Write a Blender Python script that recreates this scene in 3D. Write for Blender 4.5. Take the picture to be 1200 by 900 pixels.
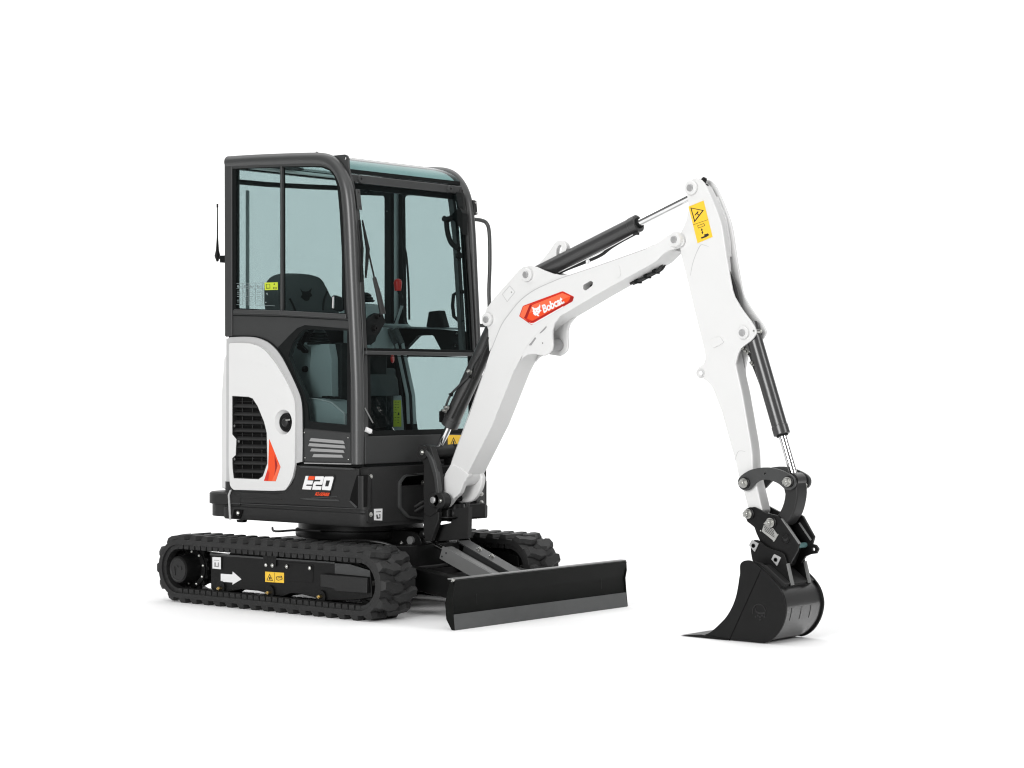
import bpy, bmesh, math, random
from mathutils import Vector, Matrix
from mathutils.geometry import tessellate_polygon
random.seed(4)
R = math.radians
scn = bpy.context.scene
for o in list(bpy.data.objects): bpy.data.objects.remove(o)

# ------------------------------------------------------------------ camera
F_PX, CAM_H, TH = 2400.0, 1.163, R(50.0)
XR, XD = math.sin(TH), -math.cos(TH)          # machine +X in (right, depth)
YR, YD = math.cos(TH), math.sin(TH)           # machine +Y in (right, depth)
CR = 0.16945 - 1.2*XR; CD = 10.176 - 1.2*XD   # machine origin seen from the camera
camx, camy = -(CR*XR + CD*XD), -(CR*YR + CD*YD)
cd = bpy.data.cameras.new('camera'); cam = bpy.data.objects.new('camera', cd); scn.collection.objects.link(cam)
cd.sensor_width = 36; cd.lens = F_PX/1200*36; cd.clip_end = 2000; cd.clip_start = .1
cam.location = (camx, camy, CAM_H)
view = Vector((XD, YD, 0))
cam.rotation_euler = view.to_track_quat('-Z', 'Y').to_euler()
scn.camera = cam

# ------------------------------------------------------------------ studio light
w = bpy.data.worlds.new('World'); scn.world = w; w.use_nodes = True
bg = w.node_tree.nodes['Background']; bg.inputs[0].default_value = (1, 1, 1, 1); bg.inputs[1].default_value = .2
def area(name, loc, target, size, power, sy=None, col=(1, 1, 1)):
    ld = bpy.data.lights.new(name, 'AREA'); ld.size = size; ld.energy = power; ld.color = col
    if sy: ld.shape = 'RECTANGLE'; ld.size_y = sy
    o = bpy.data.objects.new(name, ld); scn.collection.objects.link(o); o.location = loc
    o.rotation_euler = (Vector(target)-Vector(loc)).to_track_quat('-Z', 'Y').to_euler(); return o
def studio(r, d, z):
    """studio floor position: r metres right of the camera axis, d metres in front of the camera"""
    a, b = r-CR, d-CD; return (a*XR+b*XD, a*YR+b*YD, z)
area('overhead_softbox', studio(0, 9.6, 7), studio(0, 9.6, 0), 11, 270, 9)
area('key_softbox', studio(-4.4, 1.0, 3.4), studio(-.3, 10, 1.0), 4.4, 900, 4.4)
area('added_side_fill', studio(7.5, 5.0, 5.0), studio(.6, 9.5, 1.2), 2.6, 300, 3.4)  # unseen fill lamp, added to brighten the right-facing sides
area('backdrop_light', studio(0, 14.5, 9.5), studio(0, 19.5, 1.5), 30, 1180, 3)
area('floor_light', studio(0, 5.5, 7.5), studio(0, 5.5, 0), 11, 90, 3)
scn.view_settings.view_transform = 'Standard'; scn.view_settings.look = 'None'
scn.view_settings.exposure = 0; scn.view_settings.gamma = 1
scn.cycles.max_bounces = 10; scn.cycles.transparent_max_bounces = 24; scn.cycles.use_denoising = True
scn.cycles.filter_width = 1.15

# ------------------------------------------------------------------ picture -> plane helpers
def PY(px, py, y):
    a = (px-600)/F_PX; b = -(py-450)/F_PX
    br, bd = CR+y*YR, CD+y*YD
    x = (a*bd-br)/(XR-a*XD); d = bd+x*XD
    return (x, CAM_H+b*d)
def PX(px, py, x):
    a = (px-600)/F_PX; b = -(py-450)/F_PX
    br, bd = CR+x*XR, CD+x*XD
    y = (a*bd-br)/(YR-a*YD); d = bd+y*YD
    return (y, CAM_H+b*d)
def T(y, *pts): return [PY(p[0], p[1], y) for p in pts]
def TX(x, *pts): return [PX(p[0], p[1], x) for p in pts]
def V(px, py, y):
    x, z = PY(px, py, y); return Vector((x, y, z))
def sm(pts, n=4, closed=True):
    out = []; N = len(pts)
    for i in range(N if closed else N-1):
        g = lambda k: pts[k % N] if closed else pts[max(0, min(N-1, k))]
        p0, p1, p2, p3 = g(i-1), g(i), g(i+1), g(i+2)
        for k in range(n):
            t = k/n
            out.append(tuple(.5*((2*b)+(-a+c)*t+(2*a-5*b+4*c-d)*t*t+(-a+3*b-3*c+d)*t**3) for a, b, c, d in zip(p0, p1, p2, p3)))
    if not closed: out.append(tuple(pts[-1]))
    return out
def rnd(pts, r, seg=5):
    """round the corners of a closed 2-D polygon"""
    out = []; N = len(pts)
    rr = r if isinstance(r, (list, tuple)) else [r]*N
    for i in range(N):
        p = Vector(pts[i]); a = Vector(pts[i-1]); b = Vector(pts[(i+1) % N]); q = rr[i]
        if q <= 0: out.append(tuple(p)); continue
        la, lb = (a-p).length, (b-p).length
        q = min(q, la*.48, lb*.48)
        s = p+(a-p).normalized()*q; e = p+(b-p).normalized()*q
        for k in range(seg+1):
            t = k/seg; out.append(tuple(s*(1-t)**2+p*2*t*(1-t)+e*t*t))
    return out
def circ(c, r, n=20, a0=0): return [(c[0]+r*math.cos(a0+2*math.pi*k/n), c[1]+r*math.sin(a0+2*math.pi*k/n)) for k in range(n)]

# ------------------------------------------------------------------ materials (procedural)
def mat(name, col, rough=.5, metal=0, spec=.5, noise=.0, nscale=30, bump=0, bscale=200, coat=0, rvar=.0, col2=None):
    m = bpy.data.materials.new(name); m.use_nodes = True; nt = m.node_tree; b = nt.nodes['Principled BSDF']
    b.inputs['Base Color'].default_value = (*col, 1); b.inputs['Roughness'].default_value = rough
    b.inputs['Metallic'].default_value = metal; b.inputs['Specular IOR Level'].default_value = spec
    b.inputs['Coat Weight'].default_value = coat; b.inputs['Coat Roughness'].default_value = .08
    tc = nt.nodes.new('ShaderNodeTexCoord')
    if noise or rvar:
        n = nt.nodes.new('ShaderNodeTexNoise'); n.inputs['Scale'].default_value = nscale; n.inputs['Detail'].default_value = 5
        nt.links.new(tc.outputs['Object'], n.inputs['Vector'])
        if noise:
            r = nt.nodes.new('ShaderNodeMix'); r.data_type = 'RGBA'
            c2 = col2 or tuple(min(1, c*(1+noise)) for c in col); c1 = col if col2 else tuple(c*(1-noise) for c in col)
            r.inputs[6].default_value = (*c1, 1); r.inputs[7].default_value = (*c2, 1)
            nt.links.new(n.outputs['Fac'], r.inputs[0]); nt.links.new(r.outputs[2], b.inputs['Base Color'])
        if rvar:
            mr = nt.nodes.new('ShaderNodeMapRange'); mr.inputs['To Min'].default_value = max(.03, rough-rvar); mr.inputs['To Max'].default_value = rough+rvar
            nt.links.new(n.outputs['Fac'], mr.inputs['Value']); nt.links.new(mr.outputs[0], b.inputs['Roughness'])
    if bump:
        n2 = nt.nodes.new('ShaderNodeTexNoise'); n2.inputs['Scale'].default_value = bscale; n2.inputs['Detail'].default_value = 3
        nt.links.new(tc.outputs['Object'], n2.inputs['Vector'])
        bp = nt.nodes.new('ShaderNodeBump'); bp.inputs['Strength'].default_value = bump; bp.inputs['Distance'].default_value = .002
        nt.links.new(n2.outputs['Fac'], bp.inputs['Height']); nt.links.new(bp.outputs[0], b.inputs['Normal'])
    return m
WHITE = mat('white_enamel', (.585, .585, .58), .38, spec=.45, noise=.012, nscale=6, bump=.03, bscale=90, rvar=.05)
FRAME = mat('charcoal_powder_coat', (.037, .038, .038), .42, spec=.4, noise=.06, nscale=8, bump=.12, bscale=500, rvar=.06)
TUBEP = mat('satin_charcoal_tube_paint', (.037, .038, .038), .36, spec=.55)
PANEL = mat('grey_textured_panel', (.03, .031, .031), .6, spec=.3, noise=.06, nscale=12, bump=.25, bscale=700)
PLAST = mat('dark_moulded_plastic', (.014, .014, .014), .5, spec=.3, noise=.1, nscale=9, bump=.2, bscale=600, rvar=.07)
STEEL = mat('black_painted_steel', (.005, .005, .005), .4, spec=.2, noise=.25, nscale=14, bump=.08, bscale=120, rvar=.09)
BLADEM = mat('black_blade_paint', (.004, .0045, .004), .36, spec=.08, noise=.3, nscale=9, bump=.08, bscale=60, rvar=.08)
EDGE = mat('grey_cutting_edge', (.085, .087, .087), .5, spec=.15, noise=.12, nscale=16, rvar=.08)  # lighter even grey for the strip along the blade's bottom
RUBBER = mat('track_rubber', (.015, .015, .015), .6, spec=.35, noise=.35, nscale=18, bump=.35, bscale=260)
SEAL = mat('black_seal_rubber', (.004, .005, .005), .6, spec=.15)
DEEP = mat('unlit_cavity_black', (.004, .004, .004), .8, spec=.1)
CHROME = mat('polished_chrome', (.8, .8, .8), .09, metal=1, spec=.5)
ZINC = mat('zinc_plated_steel', (.5, .5, .48), .3, metal=1, noise=.15, nscale=60)
BRASS = mat('yellow_passivated_bolt', (.6, .45, .2), .3, metal=1, noise=.2, nscale=90)
CYL = mat('cylinder_grey_paint', (.03, .03, .03), .3, spec=.6, noise=.08, nscale=7, rvar=.04)
PLATEG = mat('grey_guard_plate', (.17, .172, .17), .45, metal=.2, noise=.08, nscale=9)
HOSE = mat('hydraulic_hose_rubber', (.009, .009, .009), .45, spec=.4)
FABRIC = mat('seat_fabric', (.075, .08, .08), .9, spec=.15, noise=.2, nscale=200, bump=.4, bscale=900)
INTER = mat('grey_interior_plastic', (.27, .30, .30), .55, spec=.3, noise=.04, nscale=20, bump=.1, bscale=500)
INTD = mat('dark_interior_plastic', (.012, .013, .013), .6, spec=.2)
LINER = mat('pale_headliner', (.72, .73, .72), .9, spec=.1, noise=.03, nscale=60)
ORANGE = mat('orange_decal', (.68, .06, .01), .35, noise=.03, nscale=40)
ORANGE2 = mat('light_orange_decal', (.72, .12, .05), .35)
RED = mat('red_decal', (.5, .018, .007), .35)
DRED = mat('dark_red_decal', (.28, .008, .006), .35)
REDK = mat('red_knob_plastic', (.6, .02, .015), .35)
YEL = mat('yellow_label_film', (.74, .46, .03), .4, noise=.03, nscale=50)
LIME = mat('lime_yellow_label_film', (.42, .5, .03), .4, noise=.03, nscale=50)
INK = mat('black_print_ink', (.006, .006, .006), .5)
WDEC = mat('white_decal_film', (.68, .68, .68), .4)
LGREY = mat('silver_grey_decal', (.25, .25, .25), .4)
TRIM_SHADE = mat('pale_grey_trim_and_shade', (.4, .4, .4), .4, noise=.02)  # pale trim parts, and painted shade on the engine cover's rim
PINM = mat('bare_pin_steel', (.4, .4, .4), .4, metal=.6, noise=.1, nscale=50)
TEALG = mat('teal_plastic_plug', (.08, .16, .16), .4)
def glass_mat(name, tint, gl=.9):
    m = bpy.data.materials.new(name); m.use_nodes = True; nt = m.node_tree; nt.nodes.clear()
    out = nt.nodes.new('ShaderNodeOutputMaterial'); mx = nt.nodes.new('ShaderNodeMixShader')
    tr = nt.nodes.new('ShaderNodeBsdfTransparent'); tr.inputs[0].default_value = (*tint, 1)
    g = nt.nodes.new('ShaderNodeBsdfGlossy'); g.inputs['Roughness'].default_value = .02; g.inputs[0].default_value = (gl, gl, gl, 1)
    fr = nt.nodes.new('ShaderNodeFresnel'); fr.inputs[0].default_value = 1.25
    tc = nt.nodes.new('ShaderNodeTexCoord'); n = nt.nodes.new('ShaderNodeTexNoise'); n.inputs['Scale'].default_value = 2.2
    bp = nt.nodes.new('ShaderNodeBump'); bp.inputs['Strength'].default_value = .04
    ge = nt.nodes.new('ShaderNodeNewGeometry'); sb = nt.nodes.new('ShaderNodeMath'); sb.operation = 'SUBTRACT'; sb.inputs[0].default_value = 1
    nt.links.new(ge.outputs['Backfacing'], sb.inputs[1]); ml = nt.nodes.new('ShaderNodeMath'); ml.operation = 'MULTIPLY'
    nt.links.new(fr.outputs[0], ml.inputs[0]); nt.links.new(sb.outputs[0], ml.inputs[1]); nt.links.new(ml.outputs[0], mx.inputs[0]); nt.links.new(tr.outputs[0], mx.inputs[1]); nt.links.new(g.outputs[0], mx.inputs[2])
    nt.links.new(mx.outputs[0], out.inputs[0]); return m
GLASS = glass_mat('teal_tinted_glass', (.735, .79, .79))
ROOFG = glass_mat('roof_hatch_tinted_glass', (.68, .78, .78))
# studio floor
FLOOR = mat('seamless_white_floor', (.9, .9, .9), .8, spec=.1)

# ------------------------------------------------------------------ mesh helpers
def mk(name, vs, fs, m, parent=None, bevel=0, ang=32, kind=None, label=None, seg=2, smooth=True, dissolve=False):
    me = bpy.data.meshes.new(name); me.from_pydata([tuple(v) for v in vs], [], fs); me.validate()
    bm = bmesh.new(); bm.from_mesh(me); bmesh.ops.recalc_face_normals(bm, faces=bm.faces)
    if dissolve: bmesh.ops.dissolve_limit(bm, angle_limit=R(.5), verts=bm.verts, edges=bm.edges)
    bm.to_mesh(me); bm.free()
    me.materials.append(m)
    if smooth:
        me.polygons.foreach_set('use_smooth', [True]*len(me.polygons)); me.set_sharp_from_angle(angle=R(ang))
    o = bpy.data.objects.new(name, me); scn.collection.objects.link(o)
    if parent is not None: o.parent = parent
    if bevel:
        b = o.modifiers.new('bevel', 'BEVEL'); b.width = bevel; b.segments = seg; b.limit_method = 'ANGLE'; b.angle_limit = R(35)
        b.harden_normals = True; b.use_clamp_overlap = True
    if kind: o['kind'] = kind
    if label: o['label'] = label
    return o
class G:
    """geometry collector"""
    def __init__(s): s.v = []; s.f = []
    def add(s, vs, fs):
        n = len(s.v); s.v += [Vector(v) for v in vs]; s.f += [tuple(i+n for i in f) for f in fs]; return s
    def ext(s, pts, a0, a1, axis='y', holes=(), fn=None):
        P = {'y': lambda p, a: (p[0], a, p[1]), 'x': lambda p, a: (a, p[0], p[1]), 'z': lambda p, a: (p[0], p[1], a)}[axis]
        if fn: P = fn
        loops = [list(pts)]+[list(h) for h in holes]
        flat = [p for l in loops for p in l]; n = len(flat)
        vs = [P(p, a0) for p in flat]+[P(p, a1) for p in flat]; fs = []
        if holes:
            for t in tessellate_polygon([[Vector((p[0], p[1], 0)) for p in l] for l in loops]):
                fs.append(tuple(t)); fs.append(tuple(i+n for i in reversed(t)))
        else:
            fs.append(tuple(range(n))); fs.append(tuple(range(2*n-1, n-1, -1)))
        k = 0
        for l in loops:
            L = len(l)
            for i in range(L):
                j = (i+1) % L; fs.append((k+i, k+j, k+j+n, k+i+n))
            k += L
        return s.add(vs, fs)
    def box(s, a, b):
        (x0, y0, z0), (x1, y1, z1) = a, b
        return s.ext([(x0, z0), (x1, z0), (x1, z1), (x0, z1)], y0, y1)
    def tube(s, pts, r, n=12, caps=True, rs=None):
        pts = [Vector(p) for p in pts]; rings = []; up = None
        for i, p in enumerate(pts):
            t = (pts[min(i+1, len(pts)-1)]-pts[max(i-1, 0)]).normalized()
            if up is None:
                up = t.orthogonal().normalized()
            up = (up-t*up.dot(t)).normalized(); sd = t.cross(up); q = rs[i] if rs else r
            rings.append([p+(up*math.cos(2*math.pi*k/n)+sd*math.sin(2*math.pi*k/n))*q for k in range(n)])
        vs = [v for rg in rings for v in rg]; fs = []
        for i in range(len(rings)-1):
            for k in range(n):
                k2 = (k+1) % n; fs.append((i*n+k, i*n+k2, (i+1)*n+k2, (i+1)*n+k))
        if caps: fs.append(tuple(range(n))); fs.append(tuple((len(rings)-1)*n+k for k in range(n-1, -1, -1)))
        return s.add(vs, fs)
    def lathe(s, p, d, prof, n=24):
        """prof: list of (distance along d, radius)"""
        p = Vector(p); d = Vector(d).normalized(); u = d.orthogonal().normalized(); w_ = d.cross(u)
        vs = []; fs = []
        for t, r in prof:
            for k in range(n):
                a = 2*math.pi*k/n; vs.append(p+d*t+(u*math.cos(a)+w_*math.sin(a))*max(r, 1e-4))
        for i in range(len(prof)-1):
            for k in range(n):
                k2 = (k+1) % n; fs.append((i*n+k, i*n+k2, (i+1)*n+k2, (i+1)*n+k))
        fs.append(tuple(range(n))); fs.append(tuple((len(prof)-1)*n+k for k in range(n-1, -1, -1)))
        return s.add(vs, fs)
    def loft(s, loops, caps=True):
        n = len(loops[0]); vs = [v for l in loops for v in l]; fs = []
        for i in range(len(loops)-1):
            for k in range(n):
                k2 = (k+1) % n; fs.append((i*n+k, i*n+k2, (i+1)*n+k2, (i+1)*n+k))
        if caps: fs.append(tuple(range(n))); fs.append(tuple((len(loops)-1)*n+k for k in range(n-1, -1, -1)))
        return s.add(vs, fs)
    def put(s, name, m, parent=None, **k): return mk(name, s.v, s.f, m, parent, **k)
def prism(name, pts, y0, y1, m, parent, holes=(), axis='y', **k):
    if holes: k['dissolve'] = True
    return G().ext(pts, y0, y1, axis, holes).put(name, m, parent, **k)
def plate(name, px, y, th, m, parent, holes=(), **k):
    """outline read at plane y (its near face), thickness going to +y"""
    return prism(name, T(y, *px), y, y+th, m, parent, holes=[T(y, *h) for h in holes], **k)
def rod(name, a, b, r, m, parent, n=20, **k): return G().tube([a, b], r, n).put(name, m, parent, **k)
def pipe(name, pts, r, m, parent, n=10, s=5, **k): return G().tube(sm([tuple(p) for p in pts], s, False), r, n).put(name, m, parent, **k)
def bolt(p, d, r, m, parent, name='bolt', h=None, washer=True):
    h = h or r*.9; g = G(); d = Vector(d).normalized(); p = Vector(p)
    if washer: g.lathe(p, d, [(0, r*1.35), (r*.22, r*1.35), (r*.22, r*.9)], 16)
    g.lathe(p, d, [(0, r), (h*.85, r), (h, r*.8)], 6)
    g.lathe(p+d*h, d, [(0, r*.45), (h*.35, r*.42)], 10)
    return g.put(name, m, parent)
def pin(p, r, parent, y_out=.012, m=None, boss=None, bm=None, name='pivot_pin'):
    """pin end pointing to -y at near face point p, with a boss ring"""
    p = Vector(p)
    if boss: G().lathe(p, (0, -1, 0), [(-.02, boss), (y_out*.75, boss), (y_out, boss*.9), (y_out, r*1.05)], 32).put('pin_boss', bm or WHITE, parent)
    return G().lathe(p, (0, -1, 0), [(-.01, r), (y_out+.005, r), (y_out+.009, r*.82)], 24).put(name, m or PINM, parent)
def empty(name, loc=(0, 0, 0)):
    o = bpy.data.objects.new(name, None); scn.collection.objects.link(o); o.location = loc; o.empty_display_size = .2; return o
def mirror_y(pts): return pts

# ------------------------------------------------------------------ setting
swp = [(-6, 0), (4, 0), (10, 0), (15, 0)]+[(15+5*math.sin(R(a)), 5-5*math.cos(R(a))) for a in range(6, 91, 6)]+[(20, 9), (20, 16)]
vs = [studio(r, d, z) for d, z in swp for r in (-22, 22)]
fl = mk('floor', vs, [(2*i, 2*i+1, 2*i+3, 2*i+2) for i in range(len(swp)-1)], FLOOR, kind='structure', ang=60)

M = empty('mini_excavator')
M['label'] = 'compact white and charcoal tracked excavator with glazed cab, dozer blade and black bucket'
M['category'] = 'excavator'

# ================================================================== TRACKS
BR = .155; ZC = .18; XF, XB = .579, -.758
STR = XF-XB; PER = 2*STR+2*math.pi*BR
def belt_pt(s, off=0):
    """point and outward normal on the belt path"""
    s = s % PER; r = BR+off
    if s < STR: return Vector((XB+s, 0, ZC+r)), Vector((0, 0, 1)), Vector((1, 0, 0))
    s -= STR
    if s < math.pi*BR:
        a = math.pi/2-s/BR; n = Vector((math.cos(a), 0, math.sin(a))); return Vector((XF, 0, ZC))+n*r, n, Vector((n.z, 0, -n.x))
    s -= math.pi*BR
    if s < STR: return Vector((XF-s, 0, ZC-r)), Vector((0, 0, -1)), Vector((-1, 0, 0))
    s -= STR
    a = -math.pi/2-s/BR; n = Vector((math.cos(a), 0, math.sin(a))); return Vector((XB, 0, ZC))+n*r, n, Vector((n.z, 0, -n.x))
def stadium(r, n=20):
    return [(XF+r*math.cos(a), ZC+r*math.sin(a)) for a in [math.pi/2-math.pi*k/n for k in range(n+1)]] + \
           [(XB+r*math.cos(a), ZC+r*math.sin(a)) for a in [-math.pi/2-math.pi*k/n for k in range(n+1)]]
def lug_mesh(name, sgn):
    base = [(-.028, -.124), (.022, -.124), (.028, -.085), (.046, -.045), (.044, .012), (.010, .03), (-.018, -.004), (-.016, -.05), (-.034, -.085)]
    top = [(-.020, -.114), (.013, -.114), (.018, -.082), (.034, -.045), (.033, .004), (.012, .018), (-.009, -.006), (-.007, -.05), (-.024, -.082)]
    g = G(); g.loft([[(a, b*sgn, -.003) for a, b in base], [(a, b*sgn, .004) for a, b in base], [(a, b*sgn, .025) for a, b in top]])
    o = g.put(name, RUBBER, None, bevel=0, smooth=False); me = o.data; bpy.data.objects.remove(o); return me
lugA = lug_mesh('tread_lug', 1); lugB = lug_mesh('tread_lug', -1)
NL = 40
def track(yc, side):
    t = G()
    t.ext(stadium(BR), yc-.125, yc+.125, holes=[stadium(BR-.026)])
    tr = t.put('rubber_track', RUBBER, M, bevel=.006)
    for row, me in ((0, lugA), (1, lugB)):
        for i in range(NL):
            s = (i+row*.5)*PER/NL+.03
            p, n, tg = belt_pt(s)
            o = bpy.data.objects.new('tread_lug', me); scn.collection.objects.link(o); o.parent = tr
            mt = Matrix((( tg.x, 0, n.x, p.x), (0, 1, 0, yc), (tg.z, 0, n.z, p.z), (0, 0, 0, 1)))
            o.matrix_local = mt
    g = G()      # inner guide blocks
    for i in range(NL*2):
        s = i*PER/(NL*2)+.01
        p, n, tg = belt_pt(s, -.026); w2 = .0205
        for (ya, yb, h) in ((-.112, -.066, .024), (.066, .112, .006), (-.03, .03, .016)):
            if h == .016 and i % 2: continue
            c = [p+tg*a+Vector((0, yc+b, 0)) for a, b in ((-w2, ya), (w2, ya), (w2, yb), (-w2, yb))]
            g.loft([[v+n*.002 for v in c], [v-n*h+(p-v).project(tg)*.25 for v in c]])
    g.put('inner_guide_blocks', RUBBER, tr, kind='stuff')
    return tr
trN = track(-.575, -1); trF = track(.558, 1)

def bottom_frame(yc, s):
    """track frame with drive motor, idler and rollers; s=-1 outer side towards -y"""
    yo = yc+s*.065; yi = yc-s*.065           # outer and inner faces
    fp = [(246.6, 650), (310, 654), (350, 656.8), (393, 660), (409.7, 661), (434, 668.5), (436, 700), (419, 703), (398.6, 704), (377.8, 703.5),
          (375, 702), (364, 699), (350, 696), (340.7, 695.4), (332, 699), (323.6, 698), (317, 696.5), (302.8, 692.6), (283, 690.7), (277, 692), (267, 693.5), (258, 693.5), (248.5, 691), (247, 689)]
    pts = T(-.64, *fp)
    fr = prism('track_frame', pts, min(yo, yi), max(yo, yi), STEEL, M, bevel=.004)
    e = Vector((0, s, 0))
    def O(px, py, d=0):
        x, z = PY(px, py, -.64); return Vector((x, yo+s*d, z))
    def pl(name, px, th, m, base=0, **k):
        q = T(-.64, *px); a, b = yo+s*base, yo+s*(base+th); return prism(name, q, min(a, b), max(a, b), m, fr, **k)
    pl('frame_top_flange', [(247, 648.5), (393, 658.7), (393, 660.5), (247, 650.6)], .006, FRAME, 0)
    pl('side_guard', [(379, 672.2), (434, 676.7), (433.5, 695), (397, 692.3), (394, 689), (379, 687.3)], .022, PLAST, 0, bevel=.004)
    pl('nose_plate', [(393, 660), (409.7, 661), (434, 668.5), (434, 676), (393, 672)], .004, FRAME, 0)
    pl('access_cover', rnd([(337, 658.8), (367, 661), (367, 683), (338, 681)], 2.5), .0025, STEEL, 0, bevel=.001)
    pl('hanger_tab', [(309, 649), (325, 650.2), (324.5, 664), (311, 664)], .008, STEEL, 0, bevel=.002)
    for q in ((313, 662), (320.5, 662.6), (337.3, 663.8), (364.3, 665.6)): bolt(O(*q, .008), e, .0075, ZINC, fr)
    for q in ((259.5, 689.3), (317, 694.3), (377, 699)): bolt(O(*q, .004), e, .011, BRASS, fr, name='roller_bolt', h=.02)
    if s < 0:
        pl('arrow_decal', [(259, 672.3), (272.6, 673.2), (273, 669.8), (283.2, 678.8), (272.6, 685.2), (272.9, 682.6), (259, 681.6)], .0015, WDEC, .0005)
        w1 = pl('label_sticker', [(250.2, 652.5), (260, 653), (260, 667), (250.2, 666)], .0012, WDEC, .0065)
        pl('printed_symbol', [(252.5, 659), (254.5, 659), (254.5, 663), (256.5, 663), (256.5, 659), (258, 659), (258, 664.5), (252.5, 664.3)], .0006, LGREY, .0075)
        pl('printed_line', [(252, 656), (258, 656.3), (258, 656.9), (252, 656.6)], .0006, LGREY, .0075)
        pl('warning_label', [(311, 669.8), (333, 671.2), (333, 683.2), (311, 681.8)], .0012, YEL, .0005)
        tri = [(316.3, 672.3), (320.3, 680.6), (312.6, 680.1)]
        q = T(-.64, *tri); c = (sum(a for a, b in q)/3, sum(b for a, b in q)/3); ins = [(c[0]+(a-c[0])*.72, c[1]+(b-c[1])*.72) for a, b in q]
        prism('warning_symbol', q, yo-.0024, yo-.0017, INK, fr, holes=[ins])
        pl('warning_symbol', [(315.6, 677), (316.6, 675.5), (317.6, 677.2), (317, 679.3), (315.8, 679.2)], .0006, INK, .0018)
        pl('printed_line', [(321.8, 671), (322.1, 671), (322.1, 682.2), (321.8, 682.2)], .0006, INK, .0018)
        q2 = rnd([(324, 675.6), (330.5, 674.6), (331.5, 679), (326, 680.4), (323.6, 678.6)], 1); q2 = T(-.64, *q2)
        c = (sum(a for a, b in q2)/len(q2), sum(b for a, b in q2)/len(q2)); prism('warning_symbol', q2, yo-.0024, yo-.0018, INK, fr, holes=[[(c[0]+(a-c[0])*.8, c[1]+(b-c[1])*.72) for a, b in q2]])
        pl('warning_symbol', [(325.5, 677), (329.5, 676.4), (329.5, 677.1), (325.5, 677.8)], .0006, INK, .0018)
    # idler
    idl = G().lathe((XF, yc-.04, ZC), (0, 1, 0), [(0, .03), (0, .085), (.012, .098), (.012, .118), (.03, .121), (.05, .121), (.068, .118), (.068, .098), (.08, .085), (.08, .03)], 48).put('idler_wheel', STEEL, M)
    G().lathe((XF, yc-.055, ZC), (0, 1, 0), [(0, .02), (0, .036), (.11, .036), (.11, .02)], 20).put('idler_hub', ZINC, idl)
    # sprocket and motor
    sp = G(); pts = []
    NT = 15
    for k in range(NT):
        a = 2*math.pi*k/NT
        for da, r in ((-.12, .105), (-.07, .121), (.07, .121), (.12, .105)): pts.append((XB+r*math.cos(a+da), ZC+r*math.sin(a+da)))
    sp.ext(pts, yc-.012, yc+.012); so = sp.put('sprocket', STEEL, M, bevel=.002)
    d = (0, s, 0)
    G().lathe((XB, yc, ZC-.004), d, [(0, .10), (.02, .10), (.022, .092), (.025, .078), (.105, .073), (.118, .070), (.120, .064)], 48).put('drive_motor_housing', STEEL, so)
    G().lathe((XB, yc+s*.119, ZC-.004), d, [(0, .062), (.004, .062), (.006, .056), (.003, .053), (.003, .03)], 48).put('motor_cap', PLAST, so)
    G().ext([(XB-.03, ZC+.01), (XB-.024, ZC+.01), (XB-.018, ZC-.035), (XB-.024, ZC-.035)], *sorted((yc+s*.121, yc+s*.1255))).ext([(XB-.01, ZC+.02), (XB+.012, ZC+.004), (XB+.01, ZC-.002), (XB-.014, ZC+.012)], *sorted((yc+s*.121, yc+s*.1255))).lathe((XB+.02, yc+s*.121, ZC+.003), d, [(0, .012), (.004, .012), (.004, .007)], 14).put('cast_mark', PLAST, so)
    for k in range(9):
        a = 2*math.pi*(k+.3)/9
        bolt((XB+.088*math.cos(a), yc+s*.022, ZC-.004+.088*math.sin(a)), d, .0065, ZINC, so)
    G().ext(circ((XB, ZC), .098, 32), min(yc-s*.02, yc-s*.07), max(yc-s*.02, yc-s*.07)).ext([(XB, ZC-.085), (XB+.22, ZC-.08), (XB+.22, ZC+.08), (XB, ZC+.085)], min(yc-s*.03, yc-s*.06), max(yc-s*.03, yc-s*.06)).put('motor_bracket', STEEL, fr, bevel=.003)
    G().ext([(-.46, .25), (.56, .25), (.50, .284), (-.43, .284)], yc-.045, yc+.045).put('tensioner_cover', STEEL, fr, bevel=.006)
    # rollers
    for px in (259.5, 317, 377):
        x, z = PY(px, 692, -.64)
        G().lathe((x, yc-.075, .094), (0, 1, 0), [(0, .02), (0, .034), (.035, .036), (.037, .047), (.05, .047), (.052, .03), (.098, .03), (.1, .047), (.113, .047), (.115, .036), (.15, .034), (.15, .02)], 24).put('track_roller', STEEL, fr)
    x, _ = PY(330, 648, -.6); G().lathe((x, yc-.05, .27), (0, 1, 0), [(0, .02), (0, .034), (.1, .034), (.1, .02)], 20).put('carrier_roller', STEEL, fr)
    return fr
bottom_frame(-.575, -1); bottom_frame(.558, 1)

# ================================================================== UNDERCARRIAGE CENTRE
cb = G()
cb.ext(rnd([(-.50, -.33), (.34, -.33), (.46, -.17), (.46, .17), (.34, .33), (-.50, .33)], .05), .20, .335, 'z')
cbo = cb.put('undercarriage_frame', STEEL, M, bevel=.008)
for xx in (-.38, .18):
    for sy in (-1, 1):
        G().box((xx, min(sy*.33, sy*.50), .15), (xx+.12, max(sy*.33, sy*.50), .24)).put('axle_tube', STEEL, cbo, bevel=.006)
prism('underbody_plate', [(-.42, .10), (.36, .10), (.44, .20), (-.5, .20)], -.3, .3, STEEL, cbo, bevel=.004)
SX = -.08
G().lathe((SX, 0, .33), (0, 0, 1), [(0, .30), (.02, .30), (.022, .345), (.03, .35), (.06, .35), (.065, .335), (.12, .335)], 64).put('slew_ring', STEEL, cbo)
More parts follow.
